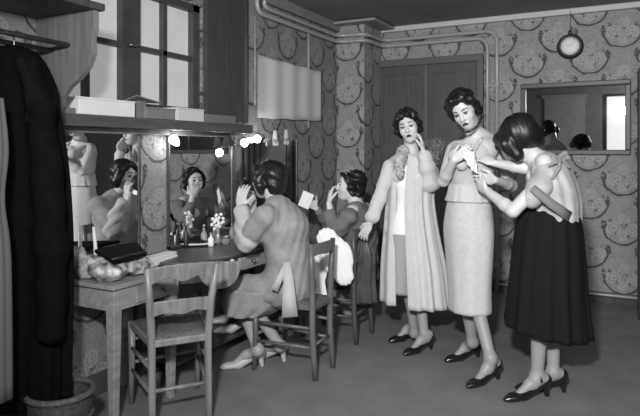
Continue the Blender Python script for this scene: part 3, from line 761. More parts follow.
# ------------------------------------------------------------------ chairs
def chair(rear_l, rear_r, front_l, front_r, zs, zt, label, m=m_wood_mid, lean=.05, rails=2, wavy=True, seatm=None):
    """corner points on the floor; rear_* carry the back"""
    A, B, C_, D_ = [Vector((p.x, p.y, 0)) for p in (rear_l, rear_r, front_l, front_r)]
    ctr = (A+B+C_+D_)/4; root = empty('cafe_chair', ctr); tag(root, label, 'chair', 'wooden chairs at the tables')
    bk = ((A+B)/2-(C_+D_)/2).normalized(); z = Vector((0, 0, 1)); rt = (B-A).normalized()
    tops = []
    for p in (A, B):
        out = (p-(A+B)/2).normalized()
        q = [p+bk*.03, p, p+z*zs*.6, p+z*zs, p+z*(zs+(zt-zs)*.5)+bk*lean*.35+out*.012, p+z*zt+bk*lean+out*.03]
        q[0] = p+bk*.02; q[1] = p+bk*.01+z*.12
        tubeo('rear_post', q, [.016, .018, .019, .020, .019, .016], m, root, 12); tops.append(q)
    def bp(i, t): # point on post i at fraction t between seat and top
        q = tops[i]; 
        return q[3].lerp(q[4], t*2) if t < .5 else q[4].lerp(q[5], (t-.5)*2)
    def slat(name, t0, t1, wave):
        bm = bmesh.new(); N = 20; f = []
        for i in range(N+1):
            u = i/N; lo = bp(0, t0).lerp(bp(1, t0), u); hi = bp(0, t1).lerp(bp(1, t1), u)
            cv = bk*(.03*math.sin(math.pi*u)); w = wave*math.cos(u*4*math.pi); arch = wave*1.3*math.sin(math.pi*u)
            hi = hi+z*arch; lo = lo+z*(arch*.6 - w*.8)
            f.append([bm.verts.new(lo+cv-bk*.008), bm.verts.new(hi+cv-bk*.008), bm.verts.new(hi+cv+bk*.008), bm.verts.new(lo+cv+bk*.008)])
        for i in range(N):
            for k in range(4): bm.faces.new((f[i][k], f[i][(k+1) % 4], f[i+1][(k+1) % 4], f[i+1][k]))
        bm.faces.new(f[0]); bm.faces.new(f[-1][::-1]); finish(bm, name, m, root, bevel=.003)
    slat('top_rail', .80, .99, .014 if wavy else .004)
    if rails > 1: slat('back_slat', .34, .52, .008)
    for p in (C_, D_): tubeo('front_leg', [p-bk*.01, p+z*zs*.5, p+z*(zs-.005)], [.014, .017, .02], m, root, 12)
    # seat frame + rush seat
    bm = bmesh.new(); h = .035
    cs = [A, B, D_, C_]
    for i in range(4):
        p, q = cs[i], cs[(i+1) % 4]; d = (q-p); L_ = d.length; d.normalize(); n = z.cross(d)
        obox(bm, (p+q)/2+z*(zs-h/2), d, n, z, L_+.02, .028, h)
    finish(bm, 'seat_frame', m, root, bevel=.006)
    bm = bmesh.new(); N = 10; g = [[None]*(N+1) for _ in range(N+1)]
    for i in range(N+1):
        for j in range(N+1):
            u, v = i/N, j/N; p = (A.lerp(B, u)).lerp(C_.lerp(D_, u), v)
            e = min(u, 1-u, v, 1-v); p = p.lerp(ctr*1.0, 0.0)+z*(zs+.004+.012*min(1, e*6)); g[i][j] = bm.verts.new(p)
    for i in range(N):
        for j in range(N): bm.faces.new((g[i][j], g[i+1][j], g[i+1][j+1], g[i][j+1]))
    o = finish(bm, 'seat', seatm or m_rush, root, smooth=True); md = o.modifiers.new('thickness', 'SOLIDIFY'); md.thickness = .02; md.offset = -1
    # stretchers
    for (p, q, hs) in ((A, C_, (.42, .68)), (B, D_, (.42, .68)), (C_, D_, (.5, .78)), (A, B, (.45,))):
        for hh in hs: tubeo('stretcher', [p+z*zs*hh, (p+q)/2+z*zs*hh, q+z*zs*hh], [.009, .011, .009], m, root, 10)
    return root
# foreground chair
chair(cw(-.80, 2.80, 0), cw(-.555, 2.92, 0), cw(-1.0, 3.13, 0), cw(-.69, 3.33, 0), .445, .80, 'empty wooden chair with rush seat in the left foreground', lean=.06)
fw = D(-.885, .466); sd = D(.466, .885)
R0 = cw(-.045, 3.46, 0)
chair(R0, R0+sd*.23, R0+fw*.38-sd*.03, R0+fw*.38+sd*.27, .44, .80, 'wooden chair under the seated woman with raised hands', lean=.005, rails=1, wavy=False, m=wood('chair_wood_b', .11, .38, .3))
R1 = cw(.235, 4.1, 0)
chair(R1, R1+sd*.28, R1+fw*.38-sd*.02, R1+fw*.38+sd*.30, .44, .80, 'wooden chair under the farther seated woman, hung with white pleated cloth', lean=.01, wavy=False, m=wood('chair_wood_c', .07, .38, .3))

# ------------------------------------------------------------------ figures
def basis(fwd, up=(0, 0, 1)):
    f = Vector(fwd).normalized(); u = Vector(up); u = (u-f*u.dot(f)).normalized(); r = f.cross(u)
    return np.array([r, f, u]).T     # columns: right, forward, up
def head(b, c, R, s=1.0, neck=None, ears=True):
    c = np.array(c, float); T = lambda x, y, z: c+R@np.array((x, y, z))*s
    b.ell(T(0, -.014, .034), (.073*s, .092*s, .082*s), R, k=.02)
    b.ell(T(0, .026, -.028), (.058*s, .062*s, .082*s), R, k=.025)
    b.ell(T(0, .050, -.088), (.028*s, .028*s, .026*s), R, k=.03)
    for q in (-1, 1):
        b.ell(T(q*.034, .056, -.028), (.022*s, .022*s, .026*s), R, k=.02)
        b.cap(T(q*.012, .082, .022), T(q*.042, .068, .020), .010*s, .008*s, k=.012)
        b.ell(T(q*.030, .092, .000), (.015*s, .013*s, .011*s), R, k=.010, sub=True)
        b.ell(T(q*.030, .070, .000), (.014*s, .014*s, .012*s), R, k=.006)
        if ears: b.ell(T(q*.073, -.008, -.006), (.010*s, .020*s, .032*s), R, k=.006)
    b.cap(T(0, .084, .012), T(0, .104, -.030), .007*s, .0115*s, k=.010)
    b.cap(T(-.012, .092, -.036), T(.012, .092, -.036), .007*s, .007*s, k=.006)
    b.cap(T(-.016, .083, -.062), T(.016, .083, -.062), .010*s, k=.008)
    return T
def face_parts(par, T, R, s=1.0, lips=True):
    def sm(name, f, m):
        b = Blob(.0022); f(b); return blob_obj(name, b, m, par)
    sm('lips', lambda b: (b.cap(T(-.019, .086, -.062), T(0, .0935, -.059), .0038*s, .0055*s, .004), b.cap(T(.019, .086, -.062), T(0, .0935, -.059), .0038*s, .0055*s, .004), b.cap(T(-.012, .090, -.067), T(.012, .090, -.067), .0052*s, .0052*s, .004)), m_lips)
    for q in (-1, 1):
        sm('eye', lambda b: (b.ell(T(q*.029, .0815, -.001), (.0115*s, .006*s, .0075*s), R, k=.003), b.cap(T(q*.017, .084, .0055), T(q*.042, .078, .005), .0028*s, .0028*s, .003)), m_eye)
        sm('eyebrow', lambda b: b.chain([T(q*.014, .0925, .022), T(q*.030, .089, .028), T(q*.048, .072, .022)], [.0030*s, .0032*s, .0022*s], .003), m_brow)
def hand(b, w, d, n, t, curl=.5, s=1.0, spread=.12, thumb_in=.3):
    """w wrist, d pointing direction, n palm normal (side the fingers curl to), t thumb side"""
    w = np.array(w, float); d = np.array(Vector(d).normalized()); n = np.array(n, float); n = n-d*(n@d); n /= np.linalg.norm(n)
    t = np.array(t, float); t = t-d*(t@d)-n*(t@n); t = t/np.linalg.norm(t) if np.linalg.norm(t) > 1e-4 else np.cross(d, n)
    R = np.array([t, d, n]).T
    b.ell(w+d*.045*s, (.038*s, .050*s, .015*s), R, k=.012)
    for i, (off, L) in enumerate(((.028, .072), (.010, .080), (-.009, .075), (-.027, .060))):
        L *= s; p = w+d*.080*s+t*off*s; dd = d+t*spread*(1.2-i*.8); dd /= np.linalg.norm(dd); ang = curl*(.35+.1*i)
        pts = [w+d*.05*s+t*off*.8*s, p]; a = ang
        for f in (.45, .32, .23):
            v = dd*math.cos(a)+n*math.sin(a); p = p+v*L*f; pts.append(p); a += curl*.75
        b.chain(pts, [.010*s, .0092*s, .0085*s, .0078*s, .0066*s], k=.004)
    q = w+d*.02*s+t*.022*s; v = (t*.8+d*.7+n*thumb_in); v /= np.linalg.norm(v)
    v2 = (t*.35+d*.9+n*(thumb_in+.2)); v2 /= np.linalg.norm(v2)
    b.chain([q, q+v*.035*s, q+v*.035*s+v2*.030*s, q+v*.035*s+v2*.055*s], [.014*s, .011*s, .0095*s, .008*s], k=.008)
def nails(par, pts, m):
    for p in pts: pass
def shoe(par, heel, toe, m, hh=.062, strap=None, s=1.0, name='shoe', label=None, up=None, open_=True):
    h = Vector(heel); t = Vector(toe); d = (t-h); d.z = 0; d.normalize(); z = Vector((0, 0, 1)) if up is None else Vector(up); r = d.cross(z)
    L = .235*s
    A = lambda f, q, zz: np.array(h+d*(f*L)+r*q*s+z*zz)
    R = np.array([r, d, z]).T
    b = Blob(.004)
    b.ell(A(.80, 0, .024), (.037*s, .062*s, .022), R, k=.015)
    b.ell(A(.97, 0, .017), (.020*s, .040*s, .014), R, k=.015)
    b.cap(A(.62, 0, .026), A(.12, 0, hh+.022), .030*s, .028*s, k=.02, flat=None)
    b.ell(A(.07, 0, hh+.030), (.033*s, .040*s, .040), R, k=.012)
    if open_: b.ell(A(.33, 0, hh+.062), (.026*s, .062*s, .036), R, k=.008, sub=True)
    b.chain([A(.03, 0, hh+.01), A(.02, 0, hh*.5), A(.0, 0, .006)], [.021*s, .013*s, .013*s], k=.01)
    o = blob_obj(name, b, m, par)
    if strap:
        for f, zz, rr in strap:
            pts = [A(f, .037*math.cos(a), hh*max(0, 1-f*1.4)+zz-.02+ .040*math.sin(a)) for a in [i*math.pi/10 for i in range(11)]]
            tubeo('strap', pts, .0065, m, o, 8)
    return o
def foot(b, ankle, heel, toe, hh=.062, s=1.0):
    h = Vector(heel); t = Vector(toe); d = (t-h); d.z = 0; d.normalize(); z = Vector((0, 0, 1)); A = lambda f, zz: np.array(h+d*(f*.235*s)+z*zz)
    b.cap(ankle, A(.10, hh+.040), .028*s, .026*s, k=.02)
    b.chain([A(.10, hh+.04), A(.45, hh+.018), A(.78, .026)], [.022*s, .021*s, .016*s], k=.02)
    b.cap(ankle, A(.38, hh+.014), .025*s, .021*s, k=.03)
ST = []
def stockings(par, m=None):
    b = Blob(.006)
    for a in ST:
        leg0(b, *a)
    b.pr = [(t, A, B, C_+(.004 if t == 'c' else 0), (D_+.004 if D_ is not None and t == 'c' else D_), k, fl, bl-.004, bh+.004, sub) if t == 'c' else (t, A, B+.004, C_, D_, k, fl, bl-.004, bh+.004, sub) for (t, A, B, C_, D_, k, fl, bl, bh, sub) in b.pr]
    ST.clear(); return blob_obj('stockings', b, m or m_stocking, par)
def leg(b, hip, knee, ankle, heel, toe, s=1.0, hh=.062):
    ST.append((np.array(hip)*.35+np.array(knee)*.65, knee, ankle, heel, toe, s, hh)); leg0(b, hip, knee, ankle, heel, toe, s, hh)
def leg0(b, hip, knee, ankle, heel, toe, s=1.0, hh=.062):
    hip, knee, ankle = [np.array(q, float) for q in (hip, knee, ankle)]
    b.cap(hip, knee, .076*s, .048*s, k=.03)
    v = ankle-knee; back = np.array(Vector(heel)-Vector(toe)); back[2] = 0; back /= np.linalg.norm(back)
    b.cap(knee, ankle, .046*s, .027*s, k=.02)
    b.ell(knee+v*.30+back*.018, (.044*s, .044*s, .095*s), k=.03)
    foot(b, ankle, heel, toe, hh, s)
def arm(b, sh, el, wr, s=1.0):
    b.cap(sh, el, .043*s, .034*s, k=.02); el = np.array(el, float); wr = np.array(wr, float)
    m = el+(wr-el)*.3; b.chain([el, m, wr], [.034*s, .034*s, .022*s], k=.015)
def torso(b, pel, waist, chest, neck, side, fwd, s=1.0, w=1.0):
    side = np.array(side, float); fwd = np.array(fwd, float)
    pel, waist, chest, neck = [np.array(q, float) for q in (pel, waist, chest, neck)]
    up = (chest-waist)/np.linalg.norm(chest-waist); R = np.array([side, np.cross(up, side), up]).T
    b.ell(pel, (.165*s*w, .11*s, .11*s), R, k=.04); b.ell(waist, (.115*s*w, .085*s, .12*s), R, k=.05); b.ell(chest, (.145*s*w, .10*s, .14*s), R, k=.05)
    b.cap(chest+side*.13*s*w+up*.09*s, chest-side*.13*s*w+up*.09*s, .052*s, k=.04)
    for q in (-1, 1): b.ell(chest+side*q*.065*s+fwd*.075*s-up*.01*s, (.055*s,)*3, k=.03)
    b.cap(chest+up*.08*s, neck, .05*s, .046*s, k=.03)
def hairwave(f=70, a=.0035, dirv=(0.3, .2, 1)):
    dv = np.array(dirv, float)
    return lambda X, Y, Z: a*np.sin((X*dv[0]+Y*dv[1]+Z*dv[2])*f+4*np.sin(X*25)+3*np.sin(Y*23))+a*.4*np.sin(X*210+Z*60)*np.sin(Y*190)

def A3(v): return np.array(v, float)
def ribbon(pts, w, nrm, th=.006):
    """flat cloth strip with thickness; returns (verts, faces)"""
    pts = [np.array(p, float) for p in pts]; nrm = np.array(nrm, float); nrm /= np.linalg.norm(nrm); V = []; Fc = []; n = len(pts)
    for i in range(n):
        d = pts[min(i+1, n-1)]-pts[max(i-1, 0)]; s_ = np.cross(d, nrm); s_ /= np.linalg.norm(s_)
        for q, t in ((-1, 0), (1, 0), (1, 1), (-1, 1)): V.append(pts[i]+s_*q*w[i]+nrm*th*t)
    for i in range(n-1):
        for k in range(4): a = i*4+k; b_ = i*4+(k+1) % 4; Fc.append((a, b_, b_+4, a+4))
    Fc.append((3, 2, 1, 0)); o = (n-1)*4; Fc.append((o, o+1, o+2, o+3)); return V, Fc

# ================= W1 : woman in long pale coat
Y1 = 4.06
def q1(px, py, dy=0): return A3(P(px, py, Y1+dy))
f1 = D(-.42, -.91); l1 = D(.91, -.42)     # front, her left side
b = Blob(.006)
torso(b, q1(410, 226), q1(410, 200), q1(411, 175), q1(412, 152, -.02), A3(l1), A3(f1), .95, .9)
hR = basis(D(-.28, -.95, -.10), D(-.22, 0.05, 1))
T1 = head(b, q1(408.5, 126, -.06), hR, .97)
b.cap(q1(412, 157, 0), q1(410.5, 136, -.03), .046, .048, k=.03)
leg(b, q1(403, 232, 0), q1(408, 278, -.01), q1(414.5, 333, .06), G(418, 338), G(395, 342.5), .97)
leg(b, q1(418, 232, 0), q1(418, 278, -.03), q1(424.5, 338, -.09), G(431, 349), G(411.5, 354.5), .97)
sl_, el_, wr_ = q1(430, 163, .02), q1(430, 182, -.12), q1(423.5, 152, -.17)
arm(b, sl_, el_, wr_, .95)
hand(b, wr_, q1(421, 131, -.12)-wr_, A3(D(-.7, .3, 0)), A3(D(-.3, -.9, .1)), .5, .88, .05)
sr_, er_, w_ = q1(390, 166, -.02), q1(380, 197, -.03), q1(370, 223, -.05)
arm(b, sr_, er_, w_, .95)
hand(b, w_, D(-.45, .1, -.85), A3(D(.5, .8, -.2)), A3(D(-.6, -.7, .1)), .45, .9)
W1 = blob_obj('person', b, m_skin)
tag(W1, 'woman standing in a long pale open coat, hand raised to her cheek', 'person')
face_parts(W1, T1, hR, .97)
stockings(W1)
b = Blob(.005)     # waved bob
b.ell(T1(0, -.030, .052), (.080, .088, .080), hR, k=.02)
b.ell(T1(0, .03, .092), (.060, .050, .030), hR, k=.02)
b.chain([T1(-.02, .07, .085), T1(.045, .055, .072), T1(.074, .015, .03), T1(.080, -.02, -.02), T1(.070, -.05, -.055)], [.017, .024, .026, .028, .024], k=.015)
b.chain([T1(-.02, .07, .085), T1(-.058, .045, .058), T1(-.074, .01, .01), T1(-.070, -.03, -.045)], [.017, .020, .022, .022], k=.015)
b.ell(T1(0, -.07, -.03), (.066, .04, .055), hR, k=.03)
blob_obj('hair', b, m_hair, W1, hairwave(110, .004))
# inner dress
rr = [(q1(411, 165, -.0), l1, f1, .12, .085), (q1(411, 182, -.0), l1, f1, .14, .115), (q1(411, 200), l1, f1, .125, .10), (q1(410, 222), l1, f1, .165, .125), (q1(410, 233), l1, f1, .172, .13)]
mesh_obj('blouse', [loft(rr, 64, 5, (.002, .004), seedn=2)], m_dress_w, W1)
rr = [(q1(410, 231), l1, f1, .171, .13), (q1(411, 260), l1, f1, .168, .13), (q1(413, 292), l1, f1, .175, .135)]
mesh_obj('skirt', [loft(rr, 80, 9, (.003, .008), seedn=4)], m_dress_g, W1)
# coat : open shell + sleeves
rr = [(q1(411, 154), l1, f1, .09, .08), (q1(411, 159), l1, f1, .15, .10), (q1(411, 176), l1, f1, .165, .13), (q1(410, 200), l1, f1, .165, .135), (q1(411, 232), l1, f1, .19, .15), (q1(413, 265), l1, f1, .225, .17), (q1(415, 303), l1, f1, .245, .185)]
f1g = D(-.66, -.75); l1g = D(.75, -.66)
rr = [(c, l1g, f1g, a, bb) for c, _, _, a, bb in rr]
cv = loft(rr, 150, 12, (.003, .020), gap=.25, thick=.012, seedn=8)
b = Blob(.006); b.chain([q1(430, 163, .02), el_*.55+sl_*.45, el_], [.055, .054, .056], k=.02); b.chain([el_, wr_*.5+el_*.5, wr_*.8+el_*.2], [.056, .052, .050], k=.02)
b.ell(el_+A3((0, 0, -.01)), .062, k=.03)
wv = lambda X, Y, Z: .003*np.sin(Z*55+X*40+3*np.sin(X*20))+.002*np.sin(Y*80+Z*30)
sv = b.mesh(wv)
b = Blob(.006); b.chain([sr_, er_, w_*.75+er_*.25], [.048, .045, .048], k=.02); sv2 = b.mesh(wv)
coat = mesh_obj('coat', [cv, sv, sv2], m_coat, W1)
tag(coat, None)
b = Blob(.006); b.chain([q1(400, 175, -.16), q1(399, 160, -.12), q1(404, 152, -.03), q1(413, 148, .06)], [.025, .036, .042, .045], k=.03)
blob_obj('fur_collar', b, m_coat_fur, coat, lambda X, Y, Z: .006*np.sin(X*140+Z*60)*np.sin(Y*130+Z*90))
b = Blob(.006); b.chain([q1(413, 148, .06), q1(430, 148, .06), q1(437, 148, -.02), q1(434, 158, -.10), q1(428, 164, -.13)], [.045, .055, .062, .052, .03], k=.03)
fd = blob_obj('fur_collar', b, mat('darker_fur', .13, .9, .8, 60, bump=1, bscale=120), coat, lambda X, Y, Z: .007*np.sin(X*140+Z*60)*np.sin(Y*130+Z*90)); fd['label'] = 'darker far half of the fur collar'  # this half of the collar is a darker fur
shoe(W1, G(418, 338), G(395, 342.5), m_shoe_black, s=.97); shoe(W1, G(431, 349), G(411.5, 354.5), m_shoe_black, s=.97)

# ================= W2 : woman in fitted pale dress
Y2 = 3.62
def q2(px, py, dy=0): return A3(P(px, py, Y2+dy))
f2 = D(-.62, -.78); l2 = D(.78, -.62)
b = Blob(.006)
torso(b, q2(468.5, 226), q2(469, 190), q2(472, 162), q2(477, 138, -.0), A3(l2), A3(f2), .95, .88)
hR = basis(D(-.40, -.80, -.42), D(-.30, .1, 1))
T2 = head(b, q2(464, 109.5, -.05), hR, .98)
b.cap(q2(476, 141, .0), q2(470, 121, -.02), .050, .048, k=.03)
leg(b, q2(463, 228, .02), q2(464.5, 285, .03), q2(472.5, 342, .10), G(478, 357), G(449, 362.5), 1.0)
leg(b, q2(473, 228, .02), q2(471, 283, .03), q2(490.5, 358, -.20), G(498, 379), G(471.5, 388), 1.02)
s_, e_, w_ = q2(453, 150, .06), q2(443, 181, -.02), q2(454, 160, -.20)
arm(b, s_, e_, w_, .98); hand(b, w_, q2(468, 149, -.24)-w_, A3(D(.2, .9, -.2)), A3(D(.1, -.3, .9)), .45, .84, .05)
b.cap(q2(479, 135, .02), q2(492, 144, -.02), .05, .052, k=.03); b.ell(q2(484, 150, -.05), (.07, .07, .07), k=.04)
s_, e_, w_ = q2(492, 148, -.02), q2(512, 186, .03), q2(495, 180, -.16)
arm(b, s_, e_, w_, .95); hand(b, w_, q2(480, 178, -.2)-w_, A3(D(-.1, .9, -.1)), A3(D(-.2, -.2, .9)), .6, .9, .08)
W2 = blob_obj('person', b, m_skin)
tag(W2, 'woman in a tight pale dress and bead necklace looking down at her bodice', 'person')
face_parts(W2, T2, hR, .98)
stockings(W2)
b = Blob(.005)
b.ell(T2(0, -.028, .052), (.082, .090, .080), hR, k=.02)
b.chain([T2(-.03, .062, .092), T2(.035, .058, .088), T2(.075, .02, .045), T2(.085, -.01, -.01), T2(.078, -.03, -.06)], [.022, .028, .028, .026, .022], k=.015)
b.chain([T2(-.03, .062, .092), T2(-.068, .035, .055), T2(-.083, .0, .0), T2(-.078, -.02, -.05)], [.022, .026, .026, .024], k=.015)
b.ell(T2(0, -.072, -.03), (.070, .045, .05), hR, k=.03)
blob_obj('hair', b, m_hair, W2, hairwave(100, .004))
# necklace
pp = [q2(458, 126, -.10), q2(462, 130, -.15), q2(466, 132, -.165), q2(470, 131.5, -.155), q2(474, 129, -.14), q2(477.5, 125.5, -.11), q2(480.2, 121, -.07), q2(481.5, 117, -.02)]
b = Blob(.0025)
for i in range(15):
    u = i/14*(len(pp)-1); j = min(int(u), len(pp)-2); b.ell(pp[j]+(pp[j+1]-pp[j])*(u-j), .0085, k=.001)
b.chain(pp, [.0028]*len(pp), k=.002)
nk = blob_obj('necklace', b, mat('dark_beads', .02, .2), W2)
# dress
rr = [(q2(473.5, 141.5, -.0), l2, Vector(f2)+Vector((0, 0, -.15)), .115, .105), (q2(473, 147, -.0), l2, Vector(f2)+Vector((0, 0, -.1)), .135, .132), (q2(472.3, 154, -.0), l2, f2, .142, .150), (q2(472, 163, -.01), l2, f2, .144, .150), (q2(471, 176, -.0), l2, f2, .132, .126), (q2(470, 190), l2, f2, .122, .10), (q2(469, 206), l2, f2, .138, .112), (q2(468.5, 228), l2, f2, .155, .120), (q2(469, 255), l2, f2, .146, .112), (q2(469.5, 285), l2, f2, .132, .108), (q2(470, 311), l2, f2, .130, .115)]
dv = loft(rr, 96, 5, (.001, .005), seedn=11)
b = Blob(.005)    # shoulder drape crossing the bodice
b.chain([q2(486, 134, .0), q2(480, 141, -.10), q2(473, 152, -.165)], [.012, .013, .013], k=.01, flat=(f2, .5))
b.chain([q2(455, 146, .0), q2(456, 156, -.09), q2(462, 164, -.13)], [.022, .045, .04], k=.02)
b.chain([q2(462, 150, -.10), q2(470, 156, -.14)], [.035, .035], k=.02)
dress = mesh_obj('dress', [dv, b.mesh()], m_dress2, W2)
rr = [(q2(470, 184), l2, f2, .133, .112), (q2(469.5, 192), l2, f2, .136, .115), (q2(469, 201), l2, f2, .150, .122)]
mesh_obj('peplum', [loft(rr, 80, 14, (.002, .005), seedn=12)], m_dress2, dress)
st = [(.27, .078, 0), ]
shoe(W2, G(478, 357), G(449, 362.5), m_shoe_black, strap=st); shoe(W2, G(498, 379), G(471.5, 388), m_shoe_black, s=1.02, strap=st)

# ================= W3 : dressmaker bending towards her
Y3 = 3.28
def q3(px, py, dy=0): return A3(P(px, py, Y3+dy))
f3 = D(-.93, .36); l3 = D(-.36, -.93)
b = Blob(.006)
torso(b, q3(551, 226), q3(553, 203), q3(547, 175), q3(533, 156), A3(l3), A3(f3), .86, .92)
hR = basis(D(-.62, .42, -.66), D(-.70, .1, .72))
T3 = head(b, q3(518, 139, .0), hR, .98)
b.cap(q3(534, 157), q3(523, 146), .05, .048, k=.03)
hA, tA = G(547, 396), G(509, 402); hB, tB = G(564, 392), G(534, 391)
leg(b, q3(548, 232, -.07), q3(541, 300, -.10), q3(537, 376, -.06), hA, tA, 1.05)
leg(b, q3(556, 232, .07), q3(553, 300, .0), q3(553, 372, .0), hB, tB, 1.0)
s_, e_, w_ = q3(544, 180, -.15), q3(513, 211, -.14), q3(487, 191, .04)
arm(b, s_, e_, w_, 1.0); hand(b, w_, q3(476, 184, .12)-w_, A3(D(.1, .8, .4)), A3(D(.3, -.2, .9)), .7, .9, .05)
s_, e_, w_ = q3(534, 161, .17), q3(524, 168, .05), q3(494, 163, .12)
arm(b, s_, e_, w_, .95); hand(b, w_, q3(480, 157, .16)-w_, A3(D(-.1, .7, -.5)), A3(D(.1, -.3, .9)), .8, .9, .05)
W3 = blob_obj('person', b, m_skin)
tag(W3, 'dark-haired woman bending forward to pin the dress, in black skirt and pale blouse', 'person')
face_parts(W3, T3, hR, .98)
stockings(W3)
b = Blob(.005)
b.ell(T3(0, -.030, .030), (.098, .112, .100), hR, k=.02)
b.ell(T3(0, -.06, -.03), (.085, .065, .065), hR, k=.03)
b.chain([T3(-.02, .072, .07), T3(-.075, .05, .03), T3(-.085, .05, -.05)], [.034, .040, .036], k=.02)
b.chain([T3(.02, .072, .07), T3(.075, .04, .03), T3(.088, .03, -.04)], [.03, .034, .030], k=.02)
blob_obj('hair', b, m_hair, W3, hairwave(80, .003, (.2, 1, .3)))
# blouse: broad sleeves like a shawl, tied at the back
b = Blob(.006)
ax3 = A3(l3)
b.chain([q3(545, 176, -.13), q3(540, 186, -.155), q3(532, 198, -.15)], [.050, .056, .056], k=.04)
b.cap(q3(541, 163, .12), q3(531, 167, .10), .055, .045, k=.03)
b.cap(q3(546, 173)+A3(l3)*.10, q3(544, 168)-A3(l3)*.10, .055, k=.05)
sv = b.mesh(lambda X, Y, Z: .0015*np.sin(Z*62+X*60))
rr = [(q3(554, 229), l3, f3, .165, .128), (q3(555, 217), l3, f3, .175, .133), (q3(554.5, 200), l3, f3, .188, .135), (q3(551.5, 183), l3, f3, .198, .130), (q3(547, 169), l3, Vector(f3)+Vector((0, 0, -.25)), .178, .108), (q3(541, 159), l3, Vector(f3)+Vector((0, 0, -.4)), .095, .072), (q3(538.5, 155.5), l3, Vector(f3)+Vector((0, 0, -.4)), .060, .052)]
bl = mesh_obj('blouse', [loft(rr, 120, 9, (.010, .002), seedn=51), sv], m_blouse, W3)
mesh_obj('ribbon_band', [ribbon([q3(532, 188, -.215), q3(540, 195, -.222), q3(551, 204, -.222), q3(561, 211, -.20), q3(569, 217, -.165)], [.020, .022, .024, .026, .028], D(.1, -1, .1), .012)], m_stripe, bl)
b = Blob(.004); b.chain([q3(559, 157, -.13), q3(565, 153, -.12), q3(568, 158, -.11), q3(562, 160, -.13)], [.012, .013, .012, .010], k=.006)
b.chain([q3(560, 158, -.15), q3(556, 162, -.175), q3(549, 166, -.19)], [.009, .010, .006], k=.006); b.chain([q3(560, 158, -.15), q3(559, 168, -.185), q3(553, 178, -.205)], [.009, .009, .008], k=.006)
b.chain([q3(562, 160, -.13), q3(569, 167, -.11)], [.010, .009], k=.006)
bw = blob_obj('bow', b, mat('bow_grey', .26, .7), bl)
br = q3(501, 176, .12)
# skirt
def r3(px, py, dy, a, bb, tilt=(0, 0, 0)): return (q3(px, py, dy), Vector(l3), (Vector(f3)+Vector((0, 0, tilt[0]))), a, bb)
sa, sb = D(.55, -.83), D(.83, .55)
rr = [(q3(552, 203), l3, f3, .13, .12), (q3(549, 218), l3, Vector(f3)+Vector((0, 0, .10)), .18, .165), (q3(548, 245), l3, Vector(f3)+Vector((0, 0, .08)), .20, .185), (q3(547, 290), l3, Vector(f3)+Vector((0, 0, .08)), .22, .205), (q3(547, 330), l3, Vector(f3)+Vector((0, 0, .12)), .225, .228)]
mesh_obj('skirt', [loft(rr, 140, 11, (.003, .016), seedn=21)], m_skirt_blk, W3)
shoe(W3, hA, tA, m_shoe_black, s=1.05, strap=st); shoe(W3, hB, tB, m_shoe_black, s=1.0, strap=st)
# white cloth held at the bodice
bm = bmesh.new(); N = 10; g = []
c4 = [q2(462, 150, -.25), q2(475, 152, -.25), q2(469, 167, -.25), q2(477, 174, -.23)]
for i in range(N+1):
    row = []
    for j in range(N+1):
        u, v = i/N, j/N; p_ = (c4[0]*(1-u)+c4[1]*u)*(1-v)+(c4[2]*(1-u)+c4[3]*u)*v
        p_ = p_+A3(f2)*(.012*math.sin(u*9+v*4)+.006*math.sin(v*17-u*5)); row.append(bm.verts.new(p_))
    g.append(row)
for i in range(N):
    for j in range(N): bm.faces.new((g[i][j], g[i+1][j], g[i+1][j+1], g[i][j+1]))
o = finish(bm, 'white_cloth', m_white_cloth, smooth=True); md = o.modifiers.new('thickness', 'SOLIDIFY'); md.thickness = .003
tag(o, 'small white cloth held against the pale bodice', 'cloth')

# ================= B : seated woman with raised hands
YB_ = 3.62
def qb(px, py, dy=0): return A3(P(px, py, YB_+dy))
fB = D(-.885, .466); lB = D(-.466, -.885)
b = Blob(.006)
torso(b, qb(288, 283, .03), qb(288, 258), qb(282, 226), qb(275, 203), A3(lB), A3(fB), 1.0, .95)
hR = basis(D(-.90, .42, .02), D(-.08, 0, 1))
TB = head(b, qb(268, 180, .03), hR, .98)
b.cap(qb(276, 207), qb(272, 190, .02), .048, .048, k=.03)
s_, e_, w_ = qb(266, 218, -.16), qb(246, 236, -.06), qb(240, 207, -.0)
arm(b, s_, e_, w_, 1.0); hand(b, w_, qb(243, 188, .0)-w_, A3(D(.3, .9, 0)), A3(D(.9, 0, .2)), .5, .95, .1)
s_, e_, w_ = qb(290, 216, .17), qb(254, 232, .30), qb(253, 206, .22)
arm(b, s_, e_, w_, .95); hand(b, w_, qb(249, 189, .18)-w_, A3(D(-.2, -.9, 0)), A3(D(-.9, 0, .2)), .6, .92, .1)
hB1, tB1 = G(284, 361), G(256, 358); hB2, tB2 = G(262, 366), G(232, 369)
leg(b, qb(284, 290, -.05), qb(240, 288, .08), qb(280, 346, .09), hB1, tB1, 1.0)
leg(b, qb(286, 290, .13), qb(236, 288, .25), qb(258, 350, .0), hB2, tB2, .98)
WB = blob_obj('person', b, m_skin2)
tag(WB, 'seated woman in grey dress, back to us, raising a hand mirror at left', 'person')
face_parts(WB, TB, hR, .98)
stockings(WB)
b = Blob(.005)
b.ell(TB(0, -.030, .040), (.090, .100, .088), hR, k=.02); b.ell(TB(0, -.065, -.035), (.080, .055, .060), hR, k=.03)
for q in (-1, 1): b.chain([TB(q*.02, .072, .08), TB(q*.07, .035, .04), TB(q*.085, .015, -.02), TB(q*.078, .0, -.065)], [.02, .028, .028, .022], k=.02)
blob_obj('hair', b, m_hair, WB, hairwave(90, .003))
b = Blob(.0065); ax = A3(lB)
b.chain([qb(291, 285, .04), qb(289, 258, .02), qb(284, 226), qb(278, 208)], [.15, .128, .138, .085], k=.04, flat=(ax, 1.2))
b.cap(qb(266, 217, -.13), qb(289, 213, .16), .070, .062, k=.06)
